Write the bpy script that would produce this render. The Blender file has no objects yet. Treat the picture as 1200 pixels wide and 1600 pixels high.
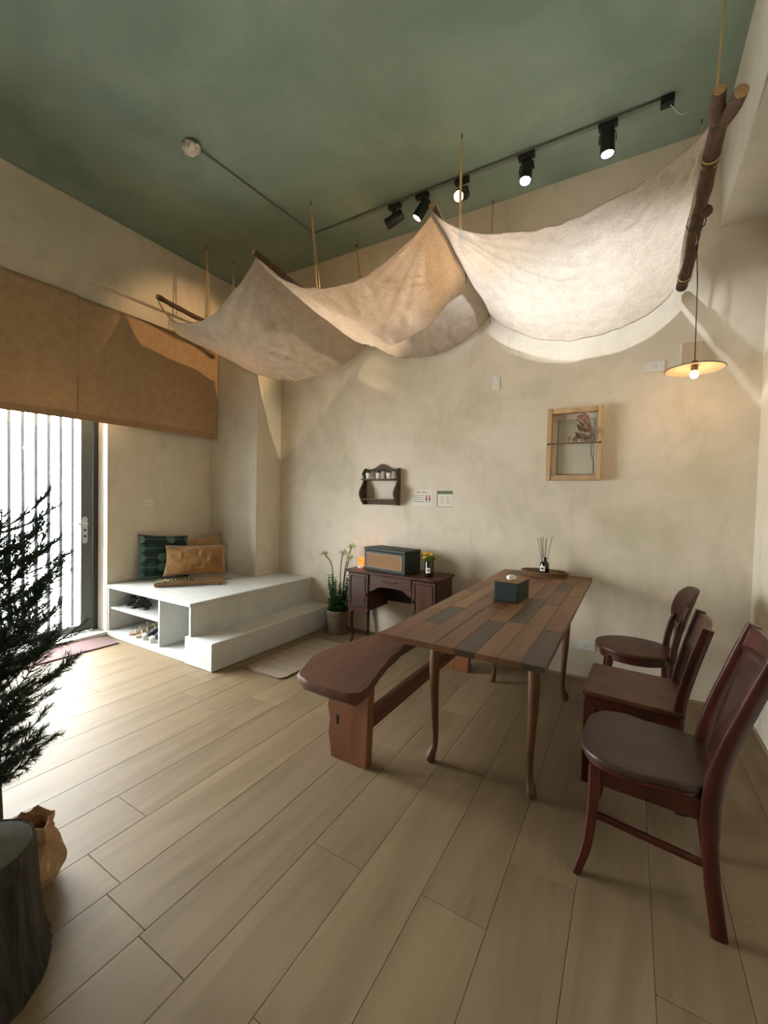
import bpy, bmesh, math, random
import numpy as np
from mathutils import Vector, Matrix, noise as mnoise
from math import sin, cos, pi, radians as R
random.seed(7)
SC = bpy.context.scene
COL = SC.collection

# ------------------------------------------------------------------ camera
F_PX, YAW, PITCH, ROLL, CAM_H = 655.353, .5306, .0298, .0235, 1.3
cy_, sy_, cp_, sp_ = cos(YAW), sin(YAW), cos(PITCH), sin(PITCH)
fw = Vector((-sy_*cp_, cy_*cp_, -sp_)); rt = Vector((cy_, sy_, 0)); up = rt.cross(fw)
rt, up = cos(ROLL)*rt + sin(ROLL)*up, -sin(ROLL)*rt + cos(ROLL)*up
cam_d = bpy.data.cameras.new('camera'); cam = bpy.data.objects.new('camera', cam_d); COL.objects.link(cam)
cam_d.sensor_fit = 'VERTICAL'; cam_d.sensor_height = 36; cam_d.lens = F_PX*36/1600; cam_d.clip_start = .05
M_ = Matrix((rt, up, -fw)).transposed().to_4x4(); M_.translation = (0, 0, CAM_H); cam.matrix_world = M_
SC.camera = cam

# ------------------------------------------------------------------ world, daylight, exposure
SKY = 56.0
W = bpy.data.worlds.new('overcast_sky'); SC.world = W; W.use_nodes = True
bg = W.node_tree.nodes['Background']; bg.inputs[0].default_value = (.97, .985, 1.0, 1); bg.inputs[1].default_value = SKY
vs = SC.view_settings
vs.view_transform = 'Standard'; vs.look = 'None'; vs.gamma = 1; vs.use_curve_mapping = False; vs.exposure = 0.0
pl = bpy.data.lights.new('door_portal', 'AREA'); pl.shape = 'RECTANGLE'; pl.size = 2.1; pl.size_y = 2.3; pl.cycles.is_portal = True
po = bpy.data.objects.new('door_portal', pl); COL.objects.link(po); po.location = (-4.42, 1.05, 1.16); po.rotation_euler = (0, -pi/2, 0)
SPOT_W = 66.0

# room dimensions (metres; camera stands at x=y=0)
XL, XR, YB, YN, ZC = -4.08, .674, 3.424, -6.5, 3.72
DY0, DY1, DZ = .02, 2.005, 2.3          # door opening in the left wall
PZ, SZ, PX1, SX, PY = .469, .21, -2.87, -2.6, 2.005
CX, CY = -3.346, 3.08

# ------------------------------------------------------------------ materials
def lin(c):
    return tuple(((v/255)/12.92 if v/255 <= .04045 else ((v/255+.055)/1.055)**2.4) for v in c)
class NT:
    def __init__(s, name):
        s.m = bpy.data.materials.new(name); s.m.use_nodes = True; s.t = s.m.node_tree
        s.t.nodes.clear(); s.out = s.n('ShaderNodeOutputMaterial')
    def n(s, typ, **kw):
        nd = s.t.nodes.new(typ)
        for k, v in kw.items():
            if k.startswith('_'): setattr(nd, k[1:], v)
            else:
                key = k.replace('__', ' ')
                inp = nd.inputs[int(key[1:])] if key[0] == 'i' and key[1:].isdigit() else nd.inputs[key]
                if isinstance(v, bpy.types.NodeSocket): s.t.links.new(v, inp)
                else: inp.default_value = v
        return nd
    def l(s, a, b): s.t.links.new(a, b)
    def math(s, op, a, b=0.0):
        return s.n('ShaderNodeMath', _operation=op, i0=a, i1=b).outputs[0]
    def mix(s, fac, a, b, blend='MIX'):
        nd = s.n('ShaderNodeMix', _data_type='RGBA', _blend_type=blend)
        for i, v in ((0, fac), (6, a), (7, b)):
            if isinstance(v, bpy.types.NodeSocket): s.l(v, nd.inputs[i])
            else: nd.inputs[i].default_value = v if i == 0 else (*v[:3], 1)
        return nd.outputs[2]
    def coords(s, scale=(1, 1, 1), rnd=False):
        tc = s.n('ShaderNodeTexCoord')
        v = tc.outputs['Object']
        if rnd:
            oi = s.n('ShaderNodeObjectInfo')
            sc = s.math('MULTIPLY', oi.outputs['Random'], 37.0)
            v = s.n('ShaderNodeVectorMath', _operation='ADD', i0=v, i1=sc).outputs[0]
        mp = s.n('ShaderNodeMapping', Vector=v); mp.inputs['Scale'].default_value = scale
        return mp.outputs[0]
    def noise(s, vec, scale, detail=4, rough=.55, dist=0):
        return s.n('ShaderNodeTexNoise', Vector=vec, Scale=scale, Detail=detail, Roughness=rough, Distortion=dist).outputs[0]
    def ramp(s, fac, stops):
        r = s.n('ShaderNodeValToRGB', Fac=fac); e = r.color_ramp.elements
        while len(e) < len(stops): e.new(.5)
        for q, (p, c) in zip(e, stops): q.position = p; q.color = (*c[:3], 1)
        return r.outputs[0]
    def bump(s, h, strength=.3, dist=.01):
        return s.n('ShaderNodeBump', Height=h, Strength=strength, Distance=dist).outputs[0]
    def done(s, col, rough=.6, normal=None, **kw):
        p = s.n('ShaderNodeBsdfPrincipled')
        for k, v in (('Base Color', col), ('Roughness', rough), ('Normal', normal)):
            if v is None: continue
            if isinstance(v, bpy.types.NodeSocket): s.l(v, p.inputs[k])
            else: p.inputs[k].default_value = (*v[:3], 1) if k == 'Base Color' else v
        for k, v in kw.items():
            i = p.inputs[k.replace('_', ' ')]
            if isinstance(v, bpy.types.NodeSocket): s.l(v, i)
            else: i.default_value = v
        s.l(p.outputs[0], s.out.inputs[0]); return s.m
def plain(name, c, rough=.6, var=.12, scale=30, bump=.15, **kw):
    t = NT(name); v = t.coords(rnd=True); n = t.noise(v, scale); b = lin(c)
    lo = tuple(x*(1-var) for x in b); hi = tuple(min(1, x*(1+var)) for x in b)
    return t.done(t.ramp(n, [(.3, lo), (.7, hi)]), rough, t.bump(n, bump, .002), **kw)
def wood(name, dark, light, scale=(30, 2.2, 30), rough=.45, rings=7, rndv=.25, bump=.15):
    t = NT(name); v = t.coords(scale, rnd=True)
    n = t.noise(v, 1.0, 5, .6, .6); n2 = t.noise(v, .25, 3, .5, 1.2)
    fine = t.noise(v, 4.0, 2, .6)
    f = t.math('ADD', t.math('MULTIPLY', n, .55), t.math('MULTIPLY', n2, .45))
    c = t.ramp(f, [(.32, lin(dark)), (.66, lin(light))])
    oi = t.n('ShaderNodeObjectInfo').outputs['Random']
    k = t.math('ADD', t.math('MULTIPLY', oi, rndv), 1-rndv*.55)
    hv = t.n('ShaderNodeHueSaturation', Value=k, Color=c).outputs[0]
    h = t.math('ADD', f, t.math('MULTIPLY', fine, .3))
    return t.done(hv, rough, t.bump(h, bump, .004))
def plaster(name, base, c2, c3, rough=.85):
    t = NT(name); v = t.coords()
    a = t.noise(v, 1.1, 6, .62, .6); b = t.noise(v, 3.1, 5, .6, 1.0)
    vs_ = t.coords((6, 6, 2.6)); s_ = t.noise(vs_, 1.0, 4, .6, .5); f = t.noise(v, 38, 3)
    c = t.mix(t.ramp(a, [(.42, (0, 0, 0)), (.68, (1, 1, 1))]), lin(base), lin(c2))
    c = t.mix(t.math('MULTIPLY', t.ramp(b, [(.5, (0, 0, 0)), (.76, (1, 1, 1))]), .55), c, lin(c3))
    c = t.mix(t.math('MULTIPLY', t.ramp(s_, [(.52, (0, 0, 0)), (.78, (1, 1, 1))]), .42), c, lin((186, 178, 152)))
    h = t.math('ADD', t.math('MULTIPLY', b, .5), t.math('MULTIPLY', f, .15))
    return t.done(c, rough, t.bump(h, .35, .012))
def fabric(name, c, c2=None, weave=260, rough=.9, trans=0.0, blot=.5, fuzz=0.0):
    t = NT(name); v = t.coords()
    n = t.noise(v, 14, 5, .65); sp = t.noise(v, weave, 2, .7)
    wv = t.n('ShaderNodeTexWave', Vector=v, Scale=weave*.7, Distortion=1.5, _bands_direction='X').outputs['Fac']
    wz = t.n('ShaderNodeTexWave', Vector=v, Scale=weave*.7, Distortion=1.5, _bands_direction='Z').outputs['Fac']
    c2 = c2 or tuple(x*.86 for x in c)
    f = t.math('ADD', t.math('MULTIPLY', n, blot), t.math('MULTIPLY', sp, 1-blot))
    col = t.ramp(f, [(.34, lin(c2)), (.64, lin(c))])
    h = t.math('ADD', t.math('MULTIPLY', t.math('ADD', wv, wz), .3), t.math('MULTIPLY', sp, .5))
    nb = t.bump(h, .35, .002)
    if not trans: return t.done(col, rough, nb, Sheen_Weight=.25+fuzz)
    d = t.n('ShaderNodeBsdfDiffuse', Color=col, Normal=nb); tr = t.n('ShaderNodeBsdfTranslucent', Color=col, Normal=nb)
    mx = t.n('ShaderNodeMixShader', Fac=trans, i1=d.outputs[0], i2=tr.outputs[0]); t.l(mx.outputs[0], t.out.inputs[0]); return t.m
def emit(name, c, s):
    t = NT(name); e = t.n('ShaderNodeEmission', Color=(*lin(c), 1), Strength=s); t.l(e.outputs[0], t.out.inputs[0]); return t.m
def glassm(name, tint=(1, 1, 1), gl=.08, rough=.03):
    t = NT(name); a = t.n('ShaderNodeBsdfTransparent', Color=(*tint, 1)); g = t.n('ShaderNodeBsdfGlossy', Roughness=rough)
    mx = t.n('ShaderNodeMixShader', Fac=gl, i1=a.outputs[0], i2=g.outputs[0]); t.l(mx.outputs[0], t.out.inputs[0]); return t.m

MT = {}
MT['plaster'] = plaster('limewash_plaster', (230, 218, 199), (208, 198, 172), (238, 225, 207))
MT['plaster_side'] = plaster('limewash_plaster_side', (226, 217, 199), (214, 204, 182), (234, 224, 208))
MT['white_plaster'] = plain('white_plaster', (212, 208, 197), .85, .06, 6, .2)
t = NT('green_ceiling_paint'); v = t.coords(); n = t.noise(v, 1.3, 5, .6, .5); n2 = t.noise(v, 60, 2)
MT['ceiling'] = t.done(t.ramp(n, [(.35, lin((113, 132, 117))), (.7, lin((136, 153, 138)))]), .7, t.bump(n2, .15, .002))
MT['bead'] = plain('tan_bead', (150, 134, 104), .8, .08)
MT['microcement'] = plain('white_microcement', (202, 203, 198), .55, .07, 9, .25)
MT['grout'] = plain('floor_grout', (112, 97, 74), .9)
# floor planks
t = NT('oak_floor_tile'); v = t.coords((6, .6, 6), rnd=True); vk = t.coords((2.2, .9, 1), rnd=True)
n = t.noise(v, 1.6, 6, .62, .9); k = t.noise(vk, 1.6, 4, .55, 1.4)
c = t.ramp(n, [(.3, lin((118, 101, 75))), (.55, lin((133, 114, 87))), (.78, lin((142, 125, 98)))])
c = t.mix(t.math('MULTIPLY', t.ramp(k, [(.56, (0, 0, 0)), (.74, (1, 1, 1))]), .5), c, lin((114, 95, 68)))
oi = t.n('ShaderNodeObjectInfo').outputs['Random']
c = t.n('ShaderNodeHueSaturation', Value=t.math('ADD', t.math('MULTIPLY', oi, .12), .92), Color=c).outputs[0]
MT['floor'] = t.done(c, t.math('ADD', t.math('MULTIPLY', n, .2), .46), t.bump(n, .12, .003), Specular_IOR_Level=.3)
MT['table_a'] = wood('table_plank_brown', (80, 53, 31), (122, 85, 52))
MT['table_b'] = wood('table_plank_light', (98, 67, 39), (142, 101, 64))
MT['table_c'] = wood('table_plank_grey', (52, 40, 32), (78, 63, 50))
MT['table_d'] = wood('table_plank_red', (82, 50, 30), (122, 79, 49))
MT['leg_wood'] = wood('table_leg_wood', (71, 43, 21), (111, 73, 39), (30, 30, 3))
MT['bench'] = wood('bench_slab_wood', (62, 32, 16), (104, 60, 36), (16, 1.6, 16), .66)
MT['bench_leg'] = wood('bench_leg_wood', (84, 46, 23), (140, 86, 50), (18, 18, 2), .5)
MT['chair_red'] = wood('mahogany_chair_wood', (36, 11, 6), (78, 31, 17), (16, 16, 5), .33)
MT['chair_brown'] = wood('brown_chair_wood', (51, 25, 12), (88, 51, 28), (16, 16, 5), .4)
MT['seat_grey'] = wood('worn_seat_wood', (42, 27, 19), (66, 45, 36), (4, 30, 30), .42)
MT['desk'] = wood('desk_redwood', (46, 22, 12), (86, 48, 28), (20, 20, 4), .4)
MT['desk_dark'] = plain('desk_dark_line', (34, 17, 12), .5)
MT['shelf'] = wood('walnut_shelf_wood', (56, 41, 27), (98, 76, 52), (20, 20, 4), .7)
MT['pine'] = wood('pine_frame_wood', (170, 135, 94), (201, 172, 132), (25, 25, 3), .55)
MT['bamboo'] = wood('bamboo_tray_wood', (119, 85, 51), (156, 120, 81), (22, 22, 22), .5)
MT['dark_metal'] = plain('black_metal', (26, 27, 27), .4, .1)
MT['rail'] = plain('grey_rail', (104, 112, 102), .4, .1)
MT['door'] = plain('charcoal_door_paint', (84, 88, 86), .45, .06)
MT['door_dark'] = plain('dark_jamb', (44, 43, 42), .5, .06)
MT['chrome'] = plain('brushed_steel', (200, 202, 202), .3, .05, Metallic=.85)
MT['bar'] = plain('grey_slat', (112, 116, 122), .5, .05)
MT['white'] = plain('white_plastic', (232, 230, 222), .45, .03)
MT['black'] = plain('black_lines', (30, 28, 26), .6, .05)
MT['rope'] = plain('jute_rope', (196, 168, 120), .9, .2, 200)
MT['bark'] = plain('branch_bark', (82, 62, 45), .9, .4, 40, .9)
MT['cutwood'] = plain('cut_branch_end', (176, 142, 96), .8, .2, 60)
MT['cloth'] = fabric('linen_canopy', (222, 208, 190), (188, 172, 153), 110, trans=.42, blot=.4)
MT['curtain'] = fabric('brown_curtain_linen', (198, 168, 132), (172, 142, 106), 220, trans=.12)
MT['hem'] = fabric('curtain_hem', (176, 142, 104), (152, 120, 84), 220)
MT['mustard'] = fabric('mustard_velvet', (166, 122, 62), (122, 84, 36), 120, blot=.8, fuzz=.4)
MT['tan'] = fabric('tan_velvet', (188, 152, 108), (150, 116, 74), 120, blot=.8, fuzz=.4)
MT['rug'] = fabric('beige_rug', (143, 127, 101), (122, 104, 79), 120)
MT['rug_edge'] = fabric('rug_binding', (122, 95, 59), None, 120)
MT['rug_stripe'] = fabric('rug_stripe', (131, 113, 88), None, 120)
MT['doormat'] = fabric('red_doormat', (98, 50, 42), (70, 34, 30), 160, blot=.3)
MT['potcloth'] = fabric('canvas_pot', (146, 133, 104), (119, 106, 78), 120)
MT['leaf'] = plain('fern_green', (48, 86, 35), .55, .35, 20)
MT['leaf2'] = plain('bright_leaf', (83, 125, 41), .55, .3, 20)
MT['needle'] = plain('spruce_needle', (34, 58, 40), .6, .3, 20)
MT['twig'] = plain('spruce_twig', (62, 48, 34), .8, .2)
MT['stem'] = plain('dark_stem', (48, 42, 24), .6, .2)
MT['petal'] = plain('pale_petal', (216, 218, 180), .6, .15)
MT['yellow'] = plain('yellow_petal', (240, 186, 34), .6, .15)
MT['kraft'] = plain('kraft_paper', (163, 130, 95), .8, .12, 14, .5)
MT['greenbox'] = plain('dark_green_lacquer', (24, 37, 31), .62, .1)
MT['darkglass'] = plain('dark_amber_glass', (26, 18, 14), .12, .1, Coat_Weight=.5)
MT['paper'] = plain('white_paper', (236, 230, 216), .8, .03)
MT['ink'] = plain('faded_ink', (146, 138, 124), .8, .05)
MT['ink_red'] = plain('red_print', (190, 108, 88), .8, .05)
MT['ink_grey'] = plain('green_grey_print', (112, 114, 98), .8, .05)
MT['tissue'] = plain('tissue', (240, 236, 228), .9, .03)
MT['wicker'] = plain('wicker', (118, 88, 58), .7, .4, 120, .8)
MT['reed'] = plain('reed', (58, 40, 28), .7, .2)
MT['cactus'] = plain('cactus_green', (64, 82, 52), .7, .3, 60)
MT['dried'] = plain('dried_leaf', (150, 126, 102), .8, .35, 30)
MT['dried2'] = plain('dried_pink_leaf', (190, 156, 142), .8, .25, 30)
MT['euc'] = plain('eucalyptus_leaf', (186, 194, 166), .6, .25, 40)
MT['euc_d'] = plain('eucalyptus_dark', (81, 95, 55), .6, .25, 40)
MT['shoe_black'] = plain('black_leather', (24, 24, 24), .5, .2)
MT['shoe_beige'] = plain('beige_leather', (164, 146, 120), .6, .1)
MT['shoe_white'] = plain('white_rubber', (183, 180, 172), .5, .05)
MT['shoe_navy'] = plain('navy_mesh', (34, 38, 48), .7, .2)
MT['glass'] = glassm('clear_glass', (.97, .985, .98), .06)
MT['foil'] = plain('crumpled_foil', (226, 222, 210), .3, .15, 40, .6, Metallic=.25)
MT['shade'] = fabric('cream_enamel_shade', (226, 212, 186), (214, 200, 174), 60, trans=.2)
MT['pavement'] = plain('pavement', (214, 212, 206), .9, .05)
# rattan weave
t = NT('rattan_weave'); v = t.coords((1, 1, 1))
a = t.n('ShaderNodeTexWave', Vector=v, Scale=60, Distortion=.6, _bands_direction='X').outputs['Fac']
b = t.n('ShaderNodeTexWave', Vector=v, Scale=30, Distortion=.6, _bands_direction='Z').outputs['Fac']
m_ = t.math('MULTIPLY', t.math('ADD', a, b), .5)
MT['rattan'] = t.done(t.ramp(m_, [(.2, lin((92, 60, 30))), (.8, lin((168, 122, 68)))]), .6, t.bump(m_, .5, .003))
# green cushion with printed discs
t = NT('green_disc_print'); v = t.coords((1, 1, 1))
sx = t.n('ShaderNodeSeparateXYZ', Vector=v)
def cell(u, k): return t.math('SUBTRACT', t.math('FRACT', t.math('MULTIPLY', u, k)), .5)
cu, cv = cell(sx.outputs[0], 11.0), cell(t.math('ADD', sx.outputs[2], .03), 11.0)
d2 = t.math('SQRT', t.math('ADD', t.math('MULTIPLY', cu, cu), t.math('MULTIPLY', cv, cv)))
disc = t.math('LESS_THAN', d2, .46)
idu = t.math('FLOOR', t.math('MULTIPLY', sx.outputs[0], 11.0)); idv = t.math('FLOOR', t.math('MULTIPLY', t.math('ADD', sx.outputs[2], .03), 11.0))
cv_ = t.n('ShaderNodeCombineXYZ', X=idu, Y=idv)
wn = t.n('ShaderNodeTexWhiteNoise', Vector=cv_.outputs[0]).outputs['Value']
dc = t.ramp(wn, [(.2, lin((13, 39, 34))), (.6, lin((28, 67, 56))), (.95, lin((83, 123, 107)))])
line = t.math('LESS_THAN', t.math('ABSOLUTE', cv), .03)
c = t.mix(disc, lin((9, 30, 28)), dc); c = t.mix(t.math('MULTIPLY', line, .6), c, lin((104, 133, 117)))
MT['disc'] = t.done(c, .85, t.bump(t.noise(v, 200), .2, .002), Sheen_Weight=.2)
# bark for the log
t = NT('log_bark'); v = t.coords((7, 7, 1.2)); n = t.noise(v, 3, 6, .65, .8); w = t.noise(v, 9, 4, .6)
h = t.math('ADD', n, t.math('MULTIPLY', w, .4))
MT['logbark'] = t.done(t.ramp(n, [(.35, lin((27, 25, 20))), (.65, lin((70, 65, 55)))]), .95, t.bump(h, 1.0, .03))
MT['logtop'] = wood('log_end_grain', (77, 72, 58), (105, 100, 83), (9, 9, 9), .8)

# ------------------------------------------------------------------ mesh helpers
class G:
    def __init__(s): s.v, s.f, s.mi = [], [], []; s.cur = 0
    def add(s, vs, fs):
        b = len(s.v); s.v += [tuple(map(float, p)) for p in vs]
        for q in fs: s.f.append(tuple(b+i for i in q)); s.mi.append(s.cur)
        return s
    def box(s, x0, x1, y0, y1, z0, z1):
        return s.add([(x, y, z) for x in (x0, x1) for y in (y0, y1) for z in (z0, z1)],
                     [(0, 1, 3, 2), (4, 6, 7, 5), (0, 4, 5, 1), (2, 3, 7, 6), (0, 2, 6, 4), (1, 5, 7, 3)])
    def loft(s, rings, cap=True, closed=False):
        n = len(rings[0]); vs = [p for r in rings for p in r]; fs = []
        m = len(rings)
        for i in range(m if closed else m-1):
            for j in range(n):
                a, b = i*n+j, i*n+(j+1) % n; c, d = ((i+1) % m)*n+(j+1) % n, ((i+1) % m)*n+j
                fs.append((a, b, c, d))
        if cap and not closed: fs += [tuple(range(n-1, -1, -1)), tuple((m-1)*n+j for j in range(n))]
        return s.add(vs, fs)
    def vsweep(s, levels, n=12, e=2.0):
        rings = []
        for (x, y, z, rx, ry) in levels:
            rg = []
            for j in range(n):
                a = 2*pi*(j+.5)/n; c, q = cos(a), sin(a)
                rg.append((x+rx*math.copysign(abs(c)**(2/e), c), y+ry*math.copysign(abs(q)**(2/e), q), z))
            rings.append(rg)
        return s.loft(rings)
    def tube(s, path, r, n=8, cap=True, e=2.0):
        P = [Vector(p) for p in path]; rs = r if isinstance(r, (list, tuple)) else [r]*len(P)
        rings = []; u = None
        for i, p in enumerate(P):
            d = (P[min(i+1, len(P)-1)]-P[max(i-1, 0)]).normalized()
            if u is None:
                u = Vector((0, 0, 1)) if abs(d.z) < .9 else Vector((1, 0, 0))
            u = (u-d*u.dot(d)).normalized(); w = d.cross(u)
            ra = rs[i] if isinstance(rs[i], (tuple, list)) else (rs[i], rs[i])
            rg = []
            for j in range(n):
                a = 2*pi*(j+.5)/n; c, q = cos(a), sin(a)
                if e != 2: c, q = math.copysign(abs(c)**(2/e), c), math.copysign(abs(q)**(2/e), q)
                rg.append(p+u*c*ra[0]+w*q*ra[1])
            rings.append(rg)
        return s.loft(rings, cap)
    def lathe(s, prof, n=24, c=(0, 0, 0), cap=True):
        return s.loft([[(c[0]+r*cos(2*pi*j/n), c[1]+r*sin(2*pi*j/n), c[2]+z) for j in range(n)] for r, z in prof], cap)
    def prism(s, pts, axis, a, b):
        def P(u, w, h): return {'z': (u, w, h), 'y': (u, h, w), 'x': (h, u, w)}[axis]
        return s.loft([[P(u, w, a) for u, w in pts], [P(u, w, b) for u, w in pts]])
    def grid(s, fn, nu, nv, wrap=False):
        vs = [fn(i/nu, j/nv) for i in range(nu+1) for j in range(nv+1)]
        return s.add(vs, [(i*(nv+1)+j, (i+1)*(nv+1)+j, (i+1)*(nv+1)+j+1, i*(nv+1)+j+1) for i in range(nu) for j in range(nv)])
    def ball(s, c, r, n=10, m=7, sc=(1, 1, 1), jit=0, rng=random):
        rings = []
        for i in range(1, m):
            th = pi*i/m
            rings.append([(c[0]+sc[0]*r*(1+rng.uniform(-jit, jit))*sin(th)*cos(2*pi*j/n), c[1]+sc[1]*r*(1+rng.uniform(-jit, jit))*sin(th)*sin(2*pi*j/n), c[2]-sc[2]*r*cos(th)) for j in range(n)])
        return s.loft(rings)
    def leaf(s, p, d, l, w, up=(0, 0, 1), curl=.2):
        p, d = Vector(p), Vector(d).normalized(); u = Vector(up); sd = d.cross(u)
        sd = sd.normalized() if sd.length > 1e-4 else Vector((1, 0, 0)); nn = sd.cross(d)
        m = p+d*l*.5+nn*l*curl*.4; e = p+d*l
        return s.add([p, m-sd*w/2, e, m+sd*w/2], [(0, 1, 2, 3)])
    def xf(s, M, i0=0):
        for i in range(i0, len(s.v)): s.v[i] = tuple(M @ Vector(s.v[i]))
        return s
    def mesh(s, name, mats, smooth=False, bevel=0, seg=1):
        me = bpy.data.meshes.new(name); me.from_pydata(s.v, [], s.f)
        for m in (mats if isinstance(mats, (list, tuple)) else [mats]): me.materials.append(MT[m] if isinstance(m, str) else m)
        me.polygons.foreach_set('material_index', s.mi)
        bm = bmesh.new(); bm.from_mesh(me)
        bmesh.ops.recalc_face_normals(bm, faces=bm.faces)
        if bevel:
            es = [e for e in bm.edges if len(e.link_faces) == 2 and e.calc_face_angle(0) > .5]
            bmesh.ops.bevel(bm, geom=es, offset=bevel, segments=seg, affect='EDGES', profile=.6, clamp_overlap=True)
        bm.to_mesh(me); bm.free()
        if smooth:
            me.polygons.foreach_set('use_smooth', [True]*len(me.polygons)); me.set_sharp_from_angle(angle=R(42))
        me.update(); return me
    def build(s, name, mats, parent=None, loc=None, rot=None, **kw):
        return put(name, s.mesh(name, mats, **kw), parent, loc, rot)
def put(name, data, parent=None, loc=None, rot=None):
    o = bpy.data.objects.new(name, data); COL.objects.link(o)
    if parent: o.parent = parent
    if loc: o.location = loc
    if rot: o.rotation_euler = rot
    return o
def tag(o, label, cat=None, group=None, kind=None):
    if label: o['label'] = label
    if cat: o['category'] = cat
    if group: o['group'] = group
    if kind: o['kind'] = kind
    return o
def thing(name, label, cat, loc=(0, 0, 0), rz=0, group=None):
    o = put(name, None, None, loc, (0, 0, rz)); o.empty_display_size = .1
    return tag(o, label, cat, group)
def bx(name, m, p, x0, x1, y0, y1, z0, z1, bevel=.003, **kw):
    return G().box(x0, x1, y0, y1, z0, z1).build(name, m, p, bevel=bevel, **kw)
def struct(o, label, cat): return tag(o, label, cat, None, 'structure')
def smoothstep(a, b, x):
    x = min(1, max(0, (x-a)/(b-a))); return x*x*(3-2*x)
def nz(x, y=0, z=0): return mnoise.noise(Vector((x, y, z)))
def spline(pts, n):
    """Catmull-Rom through pts, n samples per span"""
    P = [Vector(p) for p in pts]; P = [P[0]*2-P[1]]+P+[P[-1]*2-P[-2]]; out = []
    for i in range(1, len(P)-2):
        for k in range(n):
            t = k/n; a, b, c, d = P[i-1:i+3]
            out.append(.5*((2*b)+(c-a)*t+(2*a-5*b+4*c-d)*t*t+(3*b-a-3*c+d)*t**3))
    out.append(P[-2]); return out
ROT = lambda ax, a: Matrix.Rotation(a, 4, ax)
TR = lambda *p: Matrix.Translation(p)

# ================================================================== SETTING
fl = G().box(XL-.3, XR+.2, YN-.2, YB+.2, -.2, -.006).build('floor', 'grout')
struct(fl, 'floor of long pale oak planks running towards the plastered back wall', 'floor')
PW, PL, GAP = .2178, 1.21, .0014
cache = {}
row = 0; x = .104+PW*3
rng = random.Random(3)
while x > XL:
    x0, x1 = max(x-PW, XL), min(x, XR)
    if x1-x0 > .02:
        off = rng.uniform(0, PL) if row % 3 else (row*.41) % PL
        y = YN-off
        while y < YB:
            a, b = max(y, YN), min(y+PL, YB)
            if b-a > .03:
                key = (round(x1-x0, 3), round(b-a, 3))
                if key not in cache:
                    hx, hy = (x1-x0)/2-GAP/2, (b-a)/2-GAP/2
                    cache[key] = G().box(-hx, hx, -hy, hy, -.006, 0).mesh('floor_plank', 'floor', bevel=.0009)
                put('plank', cache[key], fl, ((x0+x1)/2, (a+b)/2, 0))
            y += PL
    x -= PW; row += 1
struct(G().box(XL-.3, XR+.2, YN-.2, YB+.2, ZC, ZC+.2).build('ceiling', 'ceiling'), 'matt sage green painted ceiling', 'ceiling')
struct(G().box(XL-.3, XR+.2, YB, YB+.2, 0, ZC).build('wall_back', 'plaster'), 'mottled beige limewash wall behind the desk and table', 'wall')
struct(G().box(XR, XR+.2, YN, YB, 0, ZC).build('wall_right', 'plaster_side'), 'narrow strip of pale plaster wall behind the chairs', 'wall')
struct(G().box(XL-.3, XR+.2, YN-.2, YN, 0, ZC).build('wall_near', 'plaster_side'), 'plain plaster wall closing the room behind the camera', 'wall')
g = G().box(XL-.26, XL, DY1, YB, 0, ZC).box(XL-.26, XL, YN, DY0, 0, ZC).box(XL-.26, XL, DY0, DY1, DZ, ZC)
struct(g.build('wall_left', 'plaster_side'), 'pale plaster wall with the doorway, behind the cushions', 'wall')
struct(G().box(XL, CX, CY, YB, 0, 3.1).build('column', 'plaster_side', bevel=.006, seg=2), 'square plastered column standing in the corner behind the platform', 'column')
struct(G().box(XL, -4.034, YN, YB, 3.113, ZC).build('ceiling_beam', 'plaster_side', bevel=.004), 'plastered beam band above the brown curtain', 'beam')
struct(G().box(.43, XR, YN, YB, 3.09, ZC).build('ceiling_beam', 'white_plaster', bevel=.004), 'pale boxed beam along the ceiling at the right edge', 'beam')
struct(G().box(CX+.02-.02, XR, YB-.008, YB, 0, .018).build('baseboard_back', 'bead'), 'thin bead along the foot of the back wall', 'baseboard')
struct(G().box(XR-.008, XR, YN, YB-.008, 0, .018).build('baseboard_right', 'bead'), 'thin bead along the foot of the right wall', 'baseboard')
struct(G().box(-9, XL-.26, -8, 10, -.3, -.02).build('pavement', 'pavement'), 'bright pavement outside the glazed door', 'pavement')

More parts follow.
